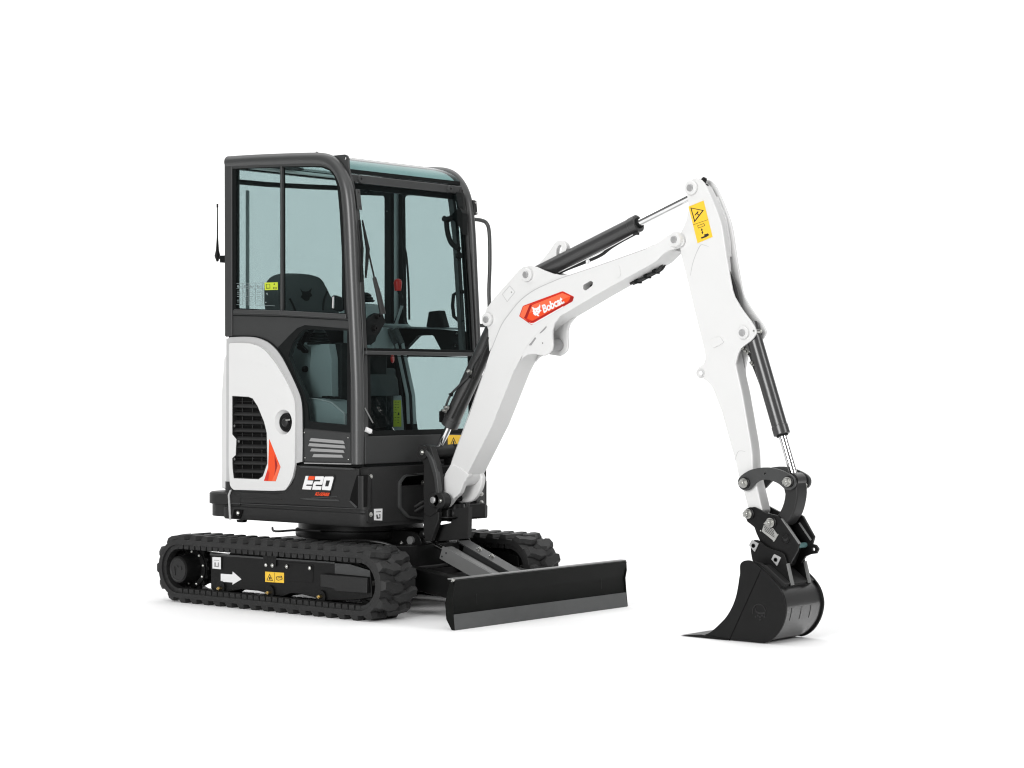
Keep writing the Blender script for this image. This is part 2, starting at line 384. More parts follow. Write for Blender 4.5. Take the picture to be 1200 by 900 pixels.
# blade pivot lug plates in front of the undercarriage
for yy in (-.11, .085):
    plate_px = sm([(452, 622), (480, 622), (492, 628), (495, 638), (488, 648), (476, 652), (462, 650), (452, 640)], 3)
    pts = T(-.1, *plate_px); prism('blade_pivot_lug', pts, yy, yy+.025, STEEL, cbo, bevel=.004)
x, z = PY(484, 633, -.1); G().lathe((x, -.125, z), (0, 1, 0), [(0, .012), (0, .021), (.25, .021), (.25, .012)], 24).put('pivot_pin', PLATEG, cbo)
G().lathe((.30, -.2, .15), (0, 1, 0), [(0, .02), (0, .035), (.4, .035), (.4, .02)], 20).put('cross_shaft', STEEL, cbo)
bolt((*PY(477, 663, -.35)[:1], -.35, PY(477, 663, -.35)[1]), (0, -1, 0), .012, ZINC, cbo)
for sy in (-1, 1):
    pipe('hydraulic_line', [(-.45, sy*.30, .39), (-.30, sy*.42, .385), (-.12, sy*.43, .40), (.02, sy*.40, .40)], .006, HOSE, cbo)
    pipe('hydraulic_line', [(.1, sy*.33, .35), (.3, sy*.35, .36), (.42, sy*.30, .34), (.5, sy*.25, .27)], .008, HOSE, cbo)
    G().box((.24, sy*.36-.03, .335), (.33, sy*.36+.03, .36)).put('clamp_block', STEEL, cbo, bevel=.004)
pipe('hydraulic_hose', [(.3, -.30, .25), (.42, -.25, .22), (.52, -.1, .225), (.57, -.03, .235)], .008, HOSE, cbo)
for yy in (-.12, -.08, -.04):
    bolt((.33, yy, .335), (0, 0, 1), .01, ZINC, cbo)

# ================================================================== DOZER BLADE
bl = G()
prof = [(1.187, .240), (1.195, .233), (1.178, .165), (1.1735, .148), (1.183, .072), (1.171, .072), (1.163, .15), (1.166, .172), (1.174, .225), (1.150, .232), (1.150, .241)]
bo = bl.ext(prof, -.676, .676).put('dozer_blade', BLADEM, M, bevel=.0015)
prism('cutting_edge', [(1.1875, .074), (1.197, .0), (1.184, .0), (1.173, .074)], -.678, .678, EDGE, bo, bevel=.001)
for sy in (-1, 1):
    ys = sorted((sy*.676, sy*.684))
    prism('blade_end_plate', [(1.187, .236), (1.190, .19), (1.181, .15), (1.188, .07), (1.196, .001), (1.18, .001), (1.146, .05), (1.138, .125), (1.168, .225)], *ys, BLADEM, bo, bevel=.0015)
G().box((1.150, -.68, .238), (1.188, .68, .2445)).put('top_flange', PLATEG, bo, bevel=.002)
bolt((1.183, -.676, .235), (0, -.6, .8), .008, ZINC, bo)
for yy in (-.50, .48): prism('weld_seam', [(1.1930, .236), (1.1945, .232), (1.1785, .172), (1.175, .15), (1.1815, .074), (1.180, .074), (1.1735, .15), (1.177, .172)], yy, yy+.003, STEEL, bo)
for sy in (-1, 1):
    ys = sorted((sy*.30, sy*.23))
    prism('blade_arm', [(.40, .235), (.50, .243), (.80, .206), (1.155, .165), (1.155, .06), (.80, .095), (.55, .125), (.40, .15)], *ys, STEEL, bo, bevel=.006)
prism('arm_cross_plate', [(.62, .195), (1.15, .14), (1.15, .13), (.62, .185)], -.25, .25, STEEL, bo, bevel=.002)
# blade cylinder with sheet guards
a = V(501, 633, 0); b2 = Vector((1.12, 0, .085)); dv = (b2-a).normalized()
bc = rod('blade_cylinder', a+dv*.17, b2, .036, CYL, M)
rod('cylinder_rod', a, a+dv*.2, .014, CHROME, bc)
G().lathe(a+Vector((0, -.045, 0)), (0, 1, 0), [(0, .01), (0, .024), (.09, .024), (.09, .01)], 20).put('rod_eye', PLATEG, bc)
bolt(a+Vector((0, -.05, .004)), (0, -1, 0), .012, ZINC, bc)
up = Vector((-dv.z, 0, dv.x))
def slab(name, a, b, y0, y1, n0, n1, m, par, **k):
    g = G(); g.loft([[a+up*n0+Vector((0, y0, 0)), a+up*n1+Vector((0, y0, 0)), a+up*n1+Vector((0, y1, 0)), a+up*n0+Vector((0, y1, 0))],
                     [b+up*n0+Vector((0, y0, 0)), b+up*n1+Vector((0, y0, 0)), b+up*n1+Vector((0, y1, 0)), b+up*n0+Vector((0, y1, 0))]]); return g.put(name, m, par, **k)
g1 = slab('cylinder_guard', a+dv*.15, b2, -.052, -.044, -.036, .034, PLATEG, bc, bevel=.002)
slab('cylinder_guard', a+dv*.165, b2, -.044, .004, .030, .036, PLATEG, bc, bevel=.002)
g2 = slab('cylinder_guard', a+dv*.16+Vector((0, .02, .004)), b2, .02, .115, .050, .057, FRAME, bc, bevel=.002)
slab('cylinder_guard', a+dv*.16, b2, .105, .113, -.03, .056, FRAME, bc, bevel=.002)
for t in (.28, .37): bolt(a+dv*t+up*.060+Vector((0, .085, 0)), up, .011, ZINC, bc)
for q in ((.165, -.018), (.185, .01)): G().lathe(a+dv*q[0]+up*q[1]+Vector((0, -.0525, 0)), (0, -1, 0), [(0, .005), (.001, .005)], 10).put('drilled_hole', INK, bc)

# ================================================================== HOUSE (upper structure)
def plan(x0, x1, yh, rr, rf, n=8):
    """plan outline: rear x0 with radius rr, front x1 with radius rf, half width yh"""
    out = []
    for cx, cy, r, a0 in ((x1-rf, yh-rf, rf, 0), (x0+rr, yh-rr, rr, 90), (x0+rr, -yh+rr, rr, 180), (x1-rf, -yh+rf, rf, 270)):
        for k in range(n+1):
            a = R(a0+90*k/n); out.append((cx+r*math.cos(a), cy+r*math.sin(a)))
    return out
ho = G()
ho.loft([[(x, y, z) for x, y in plan(-.66+i, .42, .485+o, .06, .045)] for z, i, o in ((.442, .0, 0), (.452, -.004, .004), (.505, -.004, .005), (.512, .0, -.003), (.56, 0, -.003), (.60, 0, -.003), (.64, 0, -.003))])
HO = ho.put('revolving_frame', PLAST, M, bevel=.0)
# upper skirt part with the model badge (rises in front of the white cover)
sk = sm([(266, 576), (300, 577.2), (328, 578.5), (338, 573), (344, 562), (347, 549), (349, 545.5)], 3, False)+[(385, 547.4), (420, 549), (420, 596), (350, 592), (266, 589)]
SK = plate('side_skirt', sk, -.488, .1, PLAST, M, bevel=.006)
plate('skirt_ridge', [(268, 581), (329, 584.3), (330, 585.4), (268, 582.6)], -.4895, .006, PLAST, SK, bevel=.001)
for rp in ([(350, 546.3), (356, 545.9), (413, 548.6), (416.5, 550), (408, 550.6), (352, 548)],
           [(351, 584.4), (358, 583.6), (396, 585.6), (398, 587.6), (360, 586.1)],
           [(364, 583.2), (395, 581.2), (396, 582.2), (368, 584.4)],
           [(268.5, 589.3), (420, 596), (420, 597), (268.5, 590.3)]):
    plate('moulded_rib', rp, -.491, .01, FRAME, SK, bevel=.0015)  # ribs coloured lighter than the skirt to stand in for their highlights
# front corner recess: flat plate, the shade is put into its black colour
plate('recess_shade_plate', [(418, 557), (430, 556.5), (429.5, 594), (425, 594.5), (416, 595), (409.5, 588), (411, 580)], -.4905, .006, DEEP, SK, bevel=.001)
G().lathe((.395, -.46, .53), (0, 0, 1), [(0, .036), (.17, .036)], 28).put('corner_column', PLAST, SK)
plate('recess_lip', [(409, 587.5), (410.5, 586.5), (418.5, 594), (417, 596)], -.493, .008, FRAME, SK, bevel=.0015)
# front wall of the house with the boom pocket
fy = lambda *p: TX(.425, *p)
outer = rnd([(-.47, .46), (.445, .46), (.445, .742), (-.47, .742)], .02)
pocket = rnd(fy((468.5, 566), (474, 558.5), (498, 556), (545, 551), (545, 604), (497, 606.5), (478, 604.5), (468.5, 594)), .012)
FW = prism('front_wall', outer, .37, .425, PLAST, M, holes=[pocket], axis='x', bevel=.008)
G().ext(outer, .30, .31, 'x').put('pocket_back', DEEP, FW)
LIPM = FRAME  # lip coloured lighter than the wall in place of its highlight
lip = rnd(fy((466, 565), (473, 556.5), (498, 553.6), (546, 549), (547, 606), (497, 609.5), (476, 606.8), (466, 595)), .014)
G().ext(lip, .415, .437, 'x', holes=[pocket]).put('pocket_lip', LIPM, FW, bevel=.006)
for q in ((434.5, 558.5), (434.5, 603)):
    y, z = PX(*q, .426); bolt((.426, y, z), (1, 0, 0), .009, ZINC, FW)
st = prism('label_sticker', fy((438, 596.3), (447.8, 596), (447.6, 610), (438, 609.6)), .4262, .4272, WDEC, FW, axis='x')
prism('printed_symbol', fy((440.5, 603), (442, 603), (442.5, 606.5), (444.5, 606.2), (444, 602.5), (445.3, 602.5), (445.3, 607.5), (441, 608)), .4273, .4278, INK, FW, axis='x')
prism('printed_line', fy((440, 599.5), (446, 599.2), (446, 600), (440, 600.3)), .4273, .4278, INK, FW, axis='x')
for k, q in enumerate(((495, 565.5), (495, 597))):
    y, z = PX(*q, .40); bolt((.40, y, z), (1, 0, 0), .008, ZINC, FW)
for dz in (0, 5.5): pipe('hydraulic_hose', [Vector((x_, *PX(a_, b_+dz, x_))) for x_, a_, b_ in ((.33, 468, 601), (.37, 477, 598.5), (.42, 487, 593.5), (.46, 496, 588), (.50, 504, 586))], .0095, HOSE, FW)
# right front corner (far side) detail: vertical guard with bolts
G().box((.40, .35, .455), (.44, .415, .69)).put('corner_guard', FRAME, FW, bevel=.006)
G().box((.30, .12, .452), (.50, .36, .53)).put('valve_block', STEEL, FW, bevel=.01)
for z in (.655, .615, .575, .53): bolt((.442, .385, z), (1, -.3, 0), .009, ZINC, FW)
for yy in (.10, .16, .24, .31): bolt((.47, yy, .455), (0, 0, -1), .009, ZINC, FW)
# counterweight
cw = G()
def tail(dx, dy): 
    return [(x, y) for x, y in plan(-.815+dx, -.50, .49-dy, .12, .001, 12)]
cw.loft([[(x, y, z) for x, y in tail(i, o)] for z, i, o in ((.452, .012, .010), (.515, .012, .01), (.520, .0, 0), (.574, 0, 0), (.582, .008, .008))])
CW = cw.put('counterweight', PLAST, M, bevel=.004)
plate('seam_strip', [(269, 574.5), (271, 573.8), (268.6, 580.5), (270.4, 609), (268.4, 609), (266.8, 580)], -.497, .006, TRIM_SHADE, CW, bevel=.001)
y_ = -.4925
cpx = plate('tow_recess_shade', rnd([(274, 597), (285, 597.4), (281.5, 607.6), (272.5, 607)], 1.2), -.494, .003, DEEP, CW)  # flat black plate; its colour supplies the shade of the recess
bolt((*PY(279, 601.3, -.494)[:1], -.494, PY(279, 601.3, -.494)[1]), (0, -1, 0), .009, ZINC, CW)
plate('foot_stub', [(277, 609), (285, 609.5), (284, 612.3), (278, 612)], -.47, .03, STEEL, CW)

# ---- white engine cover
outer_px = sm([(264.5, 395.5), (285, 394.6), (300, 395.6), (313, 400.5), (323, 409), (331, 420), (340, 437), (347, 452), (352.3, 466), (354, 480), (354.6, 520), (354, 541)], 3, False)+[(346.5, 543), (342.5, 558), (338, 570), (330, 576), (275, 576), (264.5, 572)]
N0 = 60
def resamp(pts, n):
    P = [Vector(p) for p in pts]; L = [0]
    for i in range(len(P)): L.append(L[-1]+(P[(i+1) % len(P)]-P[i]).length)
    out = []; j = 0
    for k in range(n):
        s = L[-1]*k/n
        while L[j+1] < s: j += 1
        t = (s-L[j])/max(1e-9, L[j+1]-L[j]); out.append(tuple(P[j]*(1-t)+P[(j+1) % len(P)]*t))
    return out
oc = T(-.475, *outer_px)
base_poly = [( -.70, oc[0][1])]+oc[1:]; 
EC = G()
EC.ext([(-.622, .585), (-.622, 1.404)]+[p for p in oc if p[0] > -.612], -.476, -.466, holes=[T(-.490, *[(271.6, 463.6), (292, 463.6), (297.4, 466), (303, 475), (310.5, 494), (313.6, 506), (314.2, 543), (309, 558.8), (304, 562.2), (273, 561)]), circ(PY(332, 494.6, -.490), .067, 32)])
ECo = EC.put('engine_cover', TRIM_SHADE, M, bevel=.004, seg=3)  # grey colour paints the shading of the white cover's sloped rim
# wrap-round tail of the cover
tl = G()
def ctail(dx, dy, n=10): return plan(-.772+dx, -.606, .474-dy, .18, .001, n)
tl.loft([[(x, y, z) for x, y in ctail(i, o)] for z, i, o in ((.592, .02, .02), (.605, .0, .0), (1.10, 0, 0), (1.30, .012, .008), (1.365, .04, .03), (1.385, .09, .06))])
TLo = tl.put('tail_cover', WHITE, ECo, bevel=.008)
panel_px = [(268.3, 402), (280, 401.7), (293, 402.4), (303, 405.5), (311.7, 411.7), (323, 426), (333, 442.5), (340, 456), (345, 469), (346, 482), (345.2, 546.7), (342.5, 560), (338, 569), (334, 574.6), (320, 575.3), (273, 574), (269.3, 569), (267.8, 545)]
grille_px = [(272, 464), (291, 465), (296, 467), (301.7, 475.8), (309.4, 494.4), (312.5, 507), (313.3, 542.6), (308, 558), (303, 561.6), (273.7, 560.5), (272.3, 549), (272, 537), (276, 533.3), (276.8, 514.7), (272, 509)]
YP = -.490
cap_c = PY(332, 494.6, YP); cap_r = .0645
hole = circ(cap_c, cap_r, 40)
PAo = prism('side_panel', rnd(T(YP, *panel_px), .012, 3), YP, YP+.015, WHITE, ECo, holes=[T(YP, *grille_px), hole], bevel=.004, seg=3)
crease = T(YP, (270, 420), (290, 422.5), (312, 428.5), (313, 430), (290, 424.6), (270, 422))
prism('panel_crease', crease, YP-.0008, YP+.002, WHITE, PAo)
# fuel filler dish
c3 = Vector((cap_c[0], YP, cap_c[1]))
n = 40; rings = []
for rr, yy, ox in ((cap_r+.003, .004, 0), (cap_r, .0005, 0), (.060, .012, .003), (.050, .028, .010), (.046, .034, .012)):
    rings.append([(c3.x+ox+rr*math.cos(2*math.pi*k/n), YP+yy, c3.z+rr*math.sin(2*math.pi*k/n)) for k in range(n)])
G().loft(rings, caps=False).put('filler_dish', WHITE, ECo)
fc = G().lathe((c3.x+.007, YP+.020, c3.z-.002), (0, -1, 0), [(-.02, .049), (.008, .049), (.012, .046), (.006, .041), (.004, .02)], 40)
FC = fc.put('fuel_cap', STEEL, ECo)
G().lathe((c3.x+.004, YP+.018, c3.z-.002), (0, -1, 0), [(0, .026), (.012, .023), (.018, .014)], 24).put('cap_knob', PLAST, FC)
G().ext([(c3.x-.012, c3.z+.010), (c3.x+.045, c3.z+.018), (c3.x+.045, c3.z+.008), (c3.x-.006, c3.z+.002)], YP+.001, YP+.010).put('cap_handle', ZINC, FC, bevel=.003)
plate('embossed_mark', rnd([(324.2, 466), (335, 466.4), (335, 472.8), (324.2, 472.3)], .6), YP-.0008, .002, WHITE, PAo, holes=[[(324.9, 466.7), (334.3, 467.1), (334.3, 472), (324.9, 471.6)]])
# grille
gc = (291, 512)
GR = prism('side_grille', T(YP, *[(gc[0]+(a-gc[0])*1.25, gc[1]+(b-gc[1])*1.06) for a, b in grille_px]), YP+.032, YP+.036, DEEP, ECo)
prism('grille_frame', T(YP, *grille_px), YP+.0015, YP+.032, PLAST, ECo, holes=[T(YP, *[(gc[0]+(a-gc[0])*.955, gc[1]+(b-gc[1])*.982) for a, b in grille_px])])
def gspan(py):
    """left and right extent of the grille opening at picture row py"""
    xs = []
    P = grille_px
    for i in range(len(P)):
        (xa, ya), (xb, yb) = P[i], P[(i+1) % len(P)]
        if (ya-py)*(yb-py) < 0: xs.append(xa+(xb-xa)*(py-ya)/(yb-ya))
    return (min(xs), max(xs)) if len(xs) >= 2 else (272, 300)
for k in range(10):
    yc = 473.4+k*9.55
    if yc > 559: break
    l0, r0 = gspan(min(560, yc)); l1, r1 = gspan(min(560.2, yc+3.8))
    a0, b0 = PY(l0-.5, yc-.4, YP), PY(r0+.5, yc+.5, YP); a1, b1 = PY(l1-.5, yc+3.4, YP), PY(r1+.5, yc+4.2, YP)
    y0 = YP+.002
    vs = [(a0[0], y0+.016, a0[1]), (b0[0], y0+.016, b0[1]), (b1[0], y0, b1[1]), (a1[0], y0, a1[1]),
          (a0[0], y0+.024, a0[1]-.004), (b0[0], y0+.024, b0[1]-.004), (b1[0], y0+.008, b1[1]-.005), (a1[0], y0+.008, a1[1]-.005)]
    mk('louver', vs, [(0, 1, 2, 3), (7, 6, 5, 4), (0, 4, 5, 1), (1, 5, 6, 2), (2, 6, 7, 3), (3, 7, 4, 0)], PLAST, GR, bevel=.001)
for k, px in enumerate((284, 296, 307)):
    t0, t1 = {0: (466, 560), 1: (468, 560), 2: (490, 557)}[k]
    G().tube([V(px, t0, YP+.026), V(px, t1, YP+.026)], .0025, 6).put('grille_rib', PLAST, GR)
for k in range(16):
    py = 470+k*5.6; l, r = gspan(min(559, py)); G().tube([V(l, py, YP+.029), V(r, py+.8, YP+.029)], .0018, 5).put('grille_wire', PLAST, GR)
for q in ((274.6, 499), (280, 517), (274.6, 538)): bolt(V(*q, YP+.012), (0, -1, 0), .006, PLATEG, GR)
AC = plate('orange_accent', [(315.4, 514.5), (328.5, 547.2), (323, 564), (309.2, 563.6), (314.2, 548)], YP-.0015, .003, ORANGE, PAo)
plate('accent_facet', [(321.6, 533.5), (324.2, 541.5), (325, 546), (321.5, 558), (322.6, 547), (322, 540)], YP-.002, .002, DRED, PAo)
plate('accent_facet', [(324.6, 541), (328.2, 547.2), (323, 563.6), (318.6, 563.6), (322, 556), (325.3, 546)], YP-.0019, .002, ORANGE2, PAo)
plate('accent_facet', [(313.6, 551), (315.6, 554), (314.2, 563.4), (309.5, 563.3)], YP-.0019, .002, RED, PAo)

# badge E20
def dpoly(name, pts, sc, ox, oy, y, m, par, holes=(), th=.0012):
    f = lambda L: [(ox+a/sc, oy+b/sc) for a, b in L]
    return prism(name, T(y, *f(pts)), y, y+th, m, par, holes=[T(y, *f(h)) for h in holes])
E_ = [(265, 255), (330, 255), (305, 360), (440, 365), (415, 457), (288, 453), (270, 487), (405, 492), (385, 577), (180, 566)]
E2 = [(490, 265), (680, 265), (692, 290), (655, 445), (635, 462), (502, 458), (490, 492), (635, 500), (618, 582), (415, 575), (445, 430), (475, 385), (600, 385), (615, 347), (480, 345)]
E0 = [(722, 270), (900, 270), (920, 300), (850, 575), (835, 592), (650, 582), (640, 560), (700, 292)]
yb = -.4935
BK = [(235, 225), (935, 240), (950, 290), (870, 600), (840, 612), (840, 635), (830, 735), (465, 735), (485, 610), (150, 590), (170, 530)]
BG = dpoly('model_badge', rnd(BK, 20), 20, 345, 545, yb+.0012, INK, SK)
for nm, L, mm_, hh in (('badge_letter', E_, WDEC, ()), ('badge_letter', [(345, 258), (480, 264), (460, 346), (320, 341)], ORANGE, ()), ('badge_letter', E2, WDEC, ()), ('badge_letter', E0, WDEC, ([(745, 360), (835, 360), (795, 500), (715, 500)],))):
    dpoly(nm, L, 20, 345, 545, yb, mm_, BG, holes=hh)
def text(name, s, y, p0, p1, ptop, m, par, off=.0, th=.0012, squeeze=None):
    """lettering laid on plane y: p0 baseline start, p1 baseline end, ptop top of the first capital (picture points)"""
    cu = bpy.data.curves.new('txt', 'FONT'); cu.body = s; cu.size = 1; cu.offset = off; cu.resolution_u = 3; cu.space_character = .95
    ob = bpy.data.objects.new('txt', cu); scn.collection.objects.link(ob); bpy.context.view_layer.update()
    dg = bpy.context.evaluated_depsgraph_get(); me = bpy.data.meshes.new_from_object(ob.evaluated_get(dg))
    bpy.data.objects.remove(ob)
    xs = [v.co.x for v in me.vertices]; ys = [v.co.y for v in me.vertices]; x0, x1 = min(xs), max(xs); h = .70
    A, B, C = (Vector(PY(*q, y)) for q in (p0, p1, ptop))
    g_v = []; 
    for v in me.vertices:
        u = (v.co.x-x0)/(x1-x0); t = v.co.y/h; q = A+(B-A)*u+(C-A)*t; g_v.append((q[0], y, q[1]))
    fs = [tuple(p.vertices) for p in me.polygons]; bpy.data.meshes.remove(me)
    o = mk(name, g_v, fs, m, par, smooth=False)
    so_ = o.modifiers.new('thick', 'SOLIDIFY'); so_.thickness = th; so_.offset = 0
    return o
text('series_lettering', 'R2-SERIES', yb-.0006, (369, 580.4), (385.2, 581.2), (370.6, 576.9), ORANGE, BG, off=.03)

# ================================================================== CAB
YC = -.475
FXT = [(.70, .372), (.78, .372), (1.00, .371), (1.34, .362), (1.55, .348), (1.77, .330), (1.98, .312), (2.10, .300), (2.16, .288), (2.22, .262), (2.26, .235), (2.30, .18), (2.335, .06)]
def fx(z):
    for (z0, a), (z1, b) in zip(FXT, FXT[1:]):
        if z <= z1: return a+(b-a)*max(0, (z-z0)/(z1-z0))
    return FXT[-1][1]
# side frame (near)
tube_px = [(268, 190.2), (300, 188.3), (340, 186.8), (370, 186.2), (383, 187.6), (392, 192.5), (400, 203), (405.5, 217), (408.8, 236), (411.2, 270), (413.3, 320), (416, 380), (418.2, 430), (419.3, 470), (419.5, 544)]
def side_tube(y, name='roll_over_tube', par=None, **k):
    pts = [(PY(a, b, -.46)[0], y, PY(a, b, -.46)[1]) for a, b in sm(tube_px, 4, False)]
    return G().tube(pts, .033, 28).put(name, TUBEP, par, **k)
winU = [(276, 197.6), (300, 196.4), (330, 195.4), (366, 195), (377, 195.6), (386.5, 199), (392.5, 206.5), (396.3, 218), (399, 250), (401.3, 290), (404.5, 367), (276, 361.3)]
outU = [(263, 190), (300, 189), (370, 187.5), (384, 189), (394, 196), (402, 212), (407, 240), (411, 300), (416, 400), (419, 470), (419.5, 543.4), (355.5, 541.5), (354.6, 480), (352.5, 466), (347, 451.5), (340, 436.5), (331, 419.5), (323, 408), (313, 399.6), (300, 394.6), (285, 393.5), (263.5, 393.8)]
winL = [(356.7, 386.4), (362, 385.8), (406.7, 387.6), (406.4, 498), (363, 494), (361.6, 491.7), (360, 473), (355, 458), (346.7, 441), (338, 417), (343, 402), (351, 391)]
fritL = [(325.6, 407), (338, 394), (348, 384.5), (357, 381), (407.8, 385.2), (410.3, 386), (410.5, 507), (355.6, 501.7), (354.8, 480), (352, 464), (347, 452), (340, 437), (331, 419)]
CB = prism('cab', T(YC, *outU), YC, YC+.03, PANEL, M, holes=[T(YC, *winU), T(YC, *winL)], bevel=.0015)
side_tube(-.46, par=CB); side_tube(.46, par=CB)
plate('rear_pillar', [(262.8, 193.5), (271.5, 193.2), (271.8, 394), (263.5, 394)], YC-.008, .05, FRAME, CB, bevel=.004)
plate('window_seal', [(271.6, 196.6), (330, 194.4), (366, 193.8), (378.5, 194.6), (388, 198), (394.3, 206), (398, 218), (401, 250), (403, 290), (406.3, 369.5), (271.8, 363.5)], YC-.002, .012, SEAL, CB,
      holes=[[(276.2, 198.4), (300, 197.2), (330, 196.2), (366, 195.8), (377, 196.4), (386, 199.8), (391.8, 207), (395.3, 218.5), (398, 250), (400.2, 290), (403.6, 367), (276.2, 361)]])
plate('window_header', [(264, 191.5), (330, 190.8), (371, 190), (371, 194.4), (330, 195), (272, 197.6)], YC-.004, .01, FRAME, CB, bevel=.002)
jamb = sm([(371, 190), (382, 191.5), (391, 197), (399, 209), (403.5, 224), (406, 255), (408, 300), (410.8, 372)], 3, False)
jin = sm([(406.3, 372), (403.4, 300), (401.4, 255), (398.6, 222), (394.8, 209), (388, 199.4), (379, 195), (371, 194.4)], 3, False)
plate('window_jamb', jamb+jin, YC-.004, .012, FRAME, CB, bevel=.002)
s1 = plate('window_sill', [(273.5, 362.5), (328, 363.6), (328, 368.8), (273, 367.3)], YC-.012, .014, FRAME, CB, bevel=.004)
plate('window_sill', [(328, 363.6), (405, 368), (405, 373.4), (328, 369.2)], YC-.016, .018, FRAME, CB, bevel=.004)
plate('gap_line', [(270, 369), (330, 370.4), (408, 375), (408, 376), (330, 371.6), (270, 370.2)], YC-.001, .004, SEAL, CB)
gU = [(p[0], p[1]) for p in winU]
# sliding glass: two panes
plate('side_window_pane', [(274, 196.5), (330.5, 194), (330.5, 364), (274, 363)], YC+.006, .003, GLASS, CB)
fp2 = [(328, 194.2)]+[(366, 193.6), (378, 194.4), (388, 198), (394, 206), (397.5, 218), (400.5, 250), (402.6, 290), (406, 368.5)]+[(328, 365)]
plate('side_window_pane', fp2, YC+.014, .003, GLASS, CB)
plate('window_divider', [(328.1, 194.5), (330.4, 194.5), (330.6, 363.6), (328.2, 363.6)], YC-.003, .02, FRAME, CB, bevel=.003)
plate('window_divider', [(332.6, 195.4), (333.3, 195.4), (333.6, 363.6), (332.9, 363.6)], YC+.012, .006, SEAL, CB)
plate('latch_block', rnd([(388.5, 347), (391, 345.8), (398, 348.2), (402, 348.5), (401.5, 363), (396, 365.5), (388, 362)], 1), YC+.02, .02, INTD, CB, bevel=.003)
plate('latch_grip', [(389.4, 348), (391, 347.4), (390.6, 361.4), (388.9, 361)], YC+.012, .01, TRIM_SHADE, CB, bevel=.001)
plate('lower_window_frit', fritL, YC-.002, .004, SEAL, CB, holes=[winL], bevel=.001)
plate('lower_window_pane', [(p[0], p[1]) for p in fritL], YC+.004, .003, GLASS, CB)
VP_ = plate('vent_panel', rnd([(355.4, 502.5), (410.6, 508), (410.8, 541.5), (357, 540.8), (355.4, 538)], [.5, .5, .5, 1.6, 1.6]), YC-.004, .006, PANEL, CB, bevel=.0015)
for q in ([(364.2, 513.3), (402, 516.4), (403.7, 520.4), (362.2, 517)], [(362.5, 519.2), (403.4, 522), (404.6, 525.6), (360.8, 522.8)],
          [(365, 525.3), (402, 527.5), (403.4, 530.8), (363, 528.9)], [(367.5, 532), (400.4, 533), (401.8, 536.4), (365.8, 535.7)]):
    plate('vent_slat', q, YC-.007, .004, LGREY, VP_ if False else CB, bevel=.001)
for q in ((356.8, 507), (408, 513), (357.6, 536.6), (408.2, 538.4)): bolt(V(*q, YC-.004), (0, -1, 0), .0035, ZINC, CB, washer=False)
plate('bright_edge_strip', [(356, 542), (411, 543.2), (411, 544.4), (356.5, 543.3)], YC-.006, .006, LGREY, CB)
plate('outer_beading', sm([(264.5, 393.6), (285, 393.1), (300.5, 394.2), (314, 399), (324.4, 407.6), (332.5, 419), (341.4, 436), (348.3, 451), (353.8, 465.6), (355.6, 480), (356, 500), (356.2, 541)], 2, False)+sm([(355.2, 541), (355, 500), (354.6, 480), (352.8, 466), (347.3, 451.6), (340.4, 436.6), (331.5, 419.6), (323.4, 408.4), (313.4, 400), (300, 395.2), (285, 394.2), (264.5, 394.6)], 2, False),
      YC-.006, .008, SEAL, CB)
for q in ((277.5, 386.2), (295.5, 385.7)): G().lathe(V(*q, YC), (0, -1, 0), [(0, .002), (.001, .002)], 8).put('rivet', INK, CB)

# far side frame
yf = .445
def wallf(name, pts, holes, **k): return prism(name, pts, yf, yf+.03, k.pop('m', FRAME), CB, holes=holes, **k)
outF = [(p[0], p[1]) for p in T(-.46, (266, 190), (300, 189), (370, 187.5), (384, 189), (394, 196), (402, 212), (407, 240), (411, 300), (416, 400), (418, 470), (418.5, 543))]+[(-.62, .75)]
hA = [(-.56, 1.50), (-.322, 1.50), (-.330, 2.22), (-.56, 2.24)]
hB = rnd([(-.186, 1.485), (.305, 1.445), (.288, 1.70), (.262, 2.17), (.20, 2.20), (-.198, 2.215)], [.05, .03, 0, .03, .03, .02])
hT = rnd([(-.19, 1.345), (.10, 1.345), (.04, 1.432), (-.075, 1.432)], .015)
hC = rnd([(-.185, 1.315), (.305, 1.315), (.315, .90), (-.10, .90)], .02)
FS = wallf('far_side_frame', outF, [rnd(hA, .02), hB, hT, hC], m=INTD, bevel=.002)
for nm, h in (('far_window_pane', hA), ('door_window_pane', hB), ('door_window_pane', hT), ('door_window_pane', hC)):
    c = (sum(p[0] for p in h)/len(h), sum(p[1] for p in h)/len(h)); prism(nm, [(c[0]+(p[0]-c[0])*1.02, c[1]+(p[1]-c[1])*1.02) for p in h], yf+.012, yf+.015, GLASS, CB)
# door post channels just ahead of the pillar
for i, (x0, x1, m_) in enumerate(((-.312, -.262, INTD), (-.262, -.248, SEAL), (-.24, -.220, INTER))):
    G().box((x0, yf-.02, 1.42), (x1, yf, 2.23)).put('door_post', m_, CB, bevel=.003)
pipe('door_gas_strut', [(-.165, yf-.01, 1.92), (-.15, yf-.01, 1.86), (-.135, yf-.01, 1.7), (-.13, yf-.01, 1.52)], .006, INTD, CB)
pipe('diagonal_bar', [(-.215, .40, 1.35), (-.16, .40, 1.1), (-.14, .40, .9)], .012, INTD, CB)
pipe('diagonal_bar', [(-.19, .43, 1.32), (-.10, .43, .9)], .010, INTD, CB)
bolt((-.29, yf-.021, 2.13), (0, -1, 0), .003, PLATEG, CB)
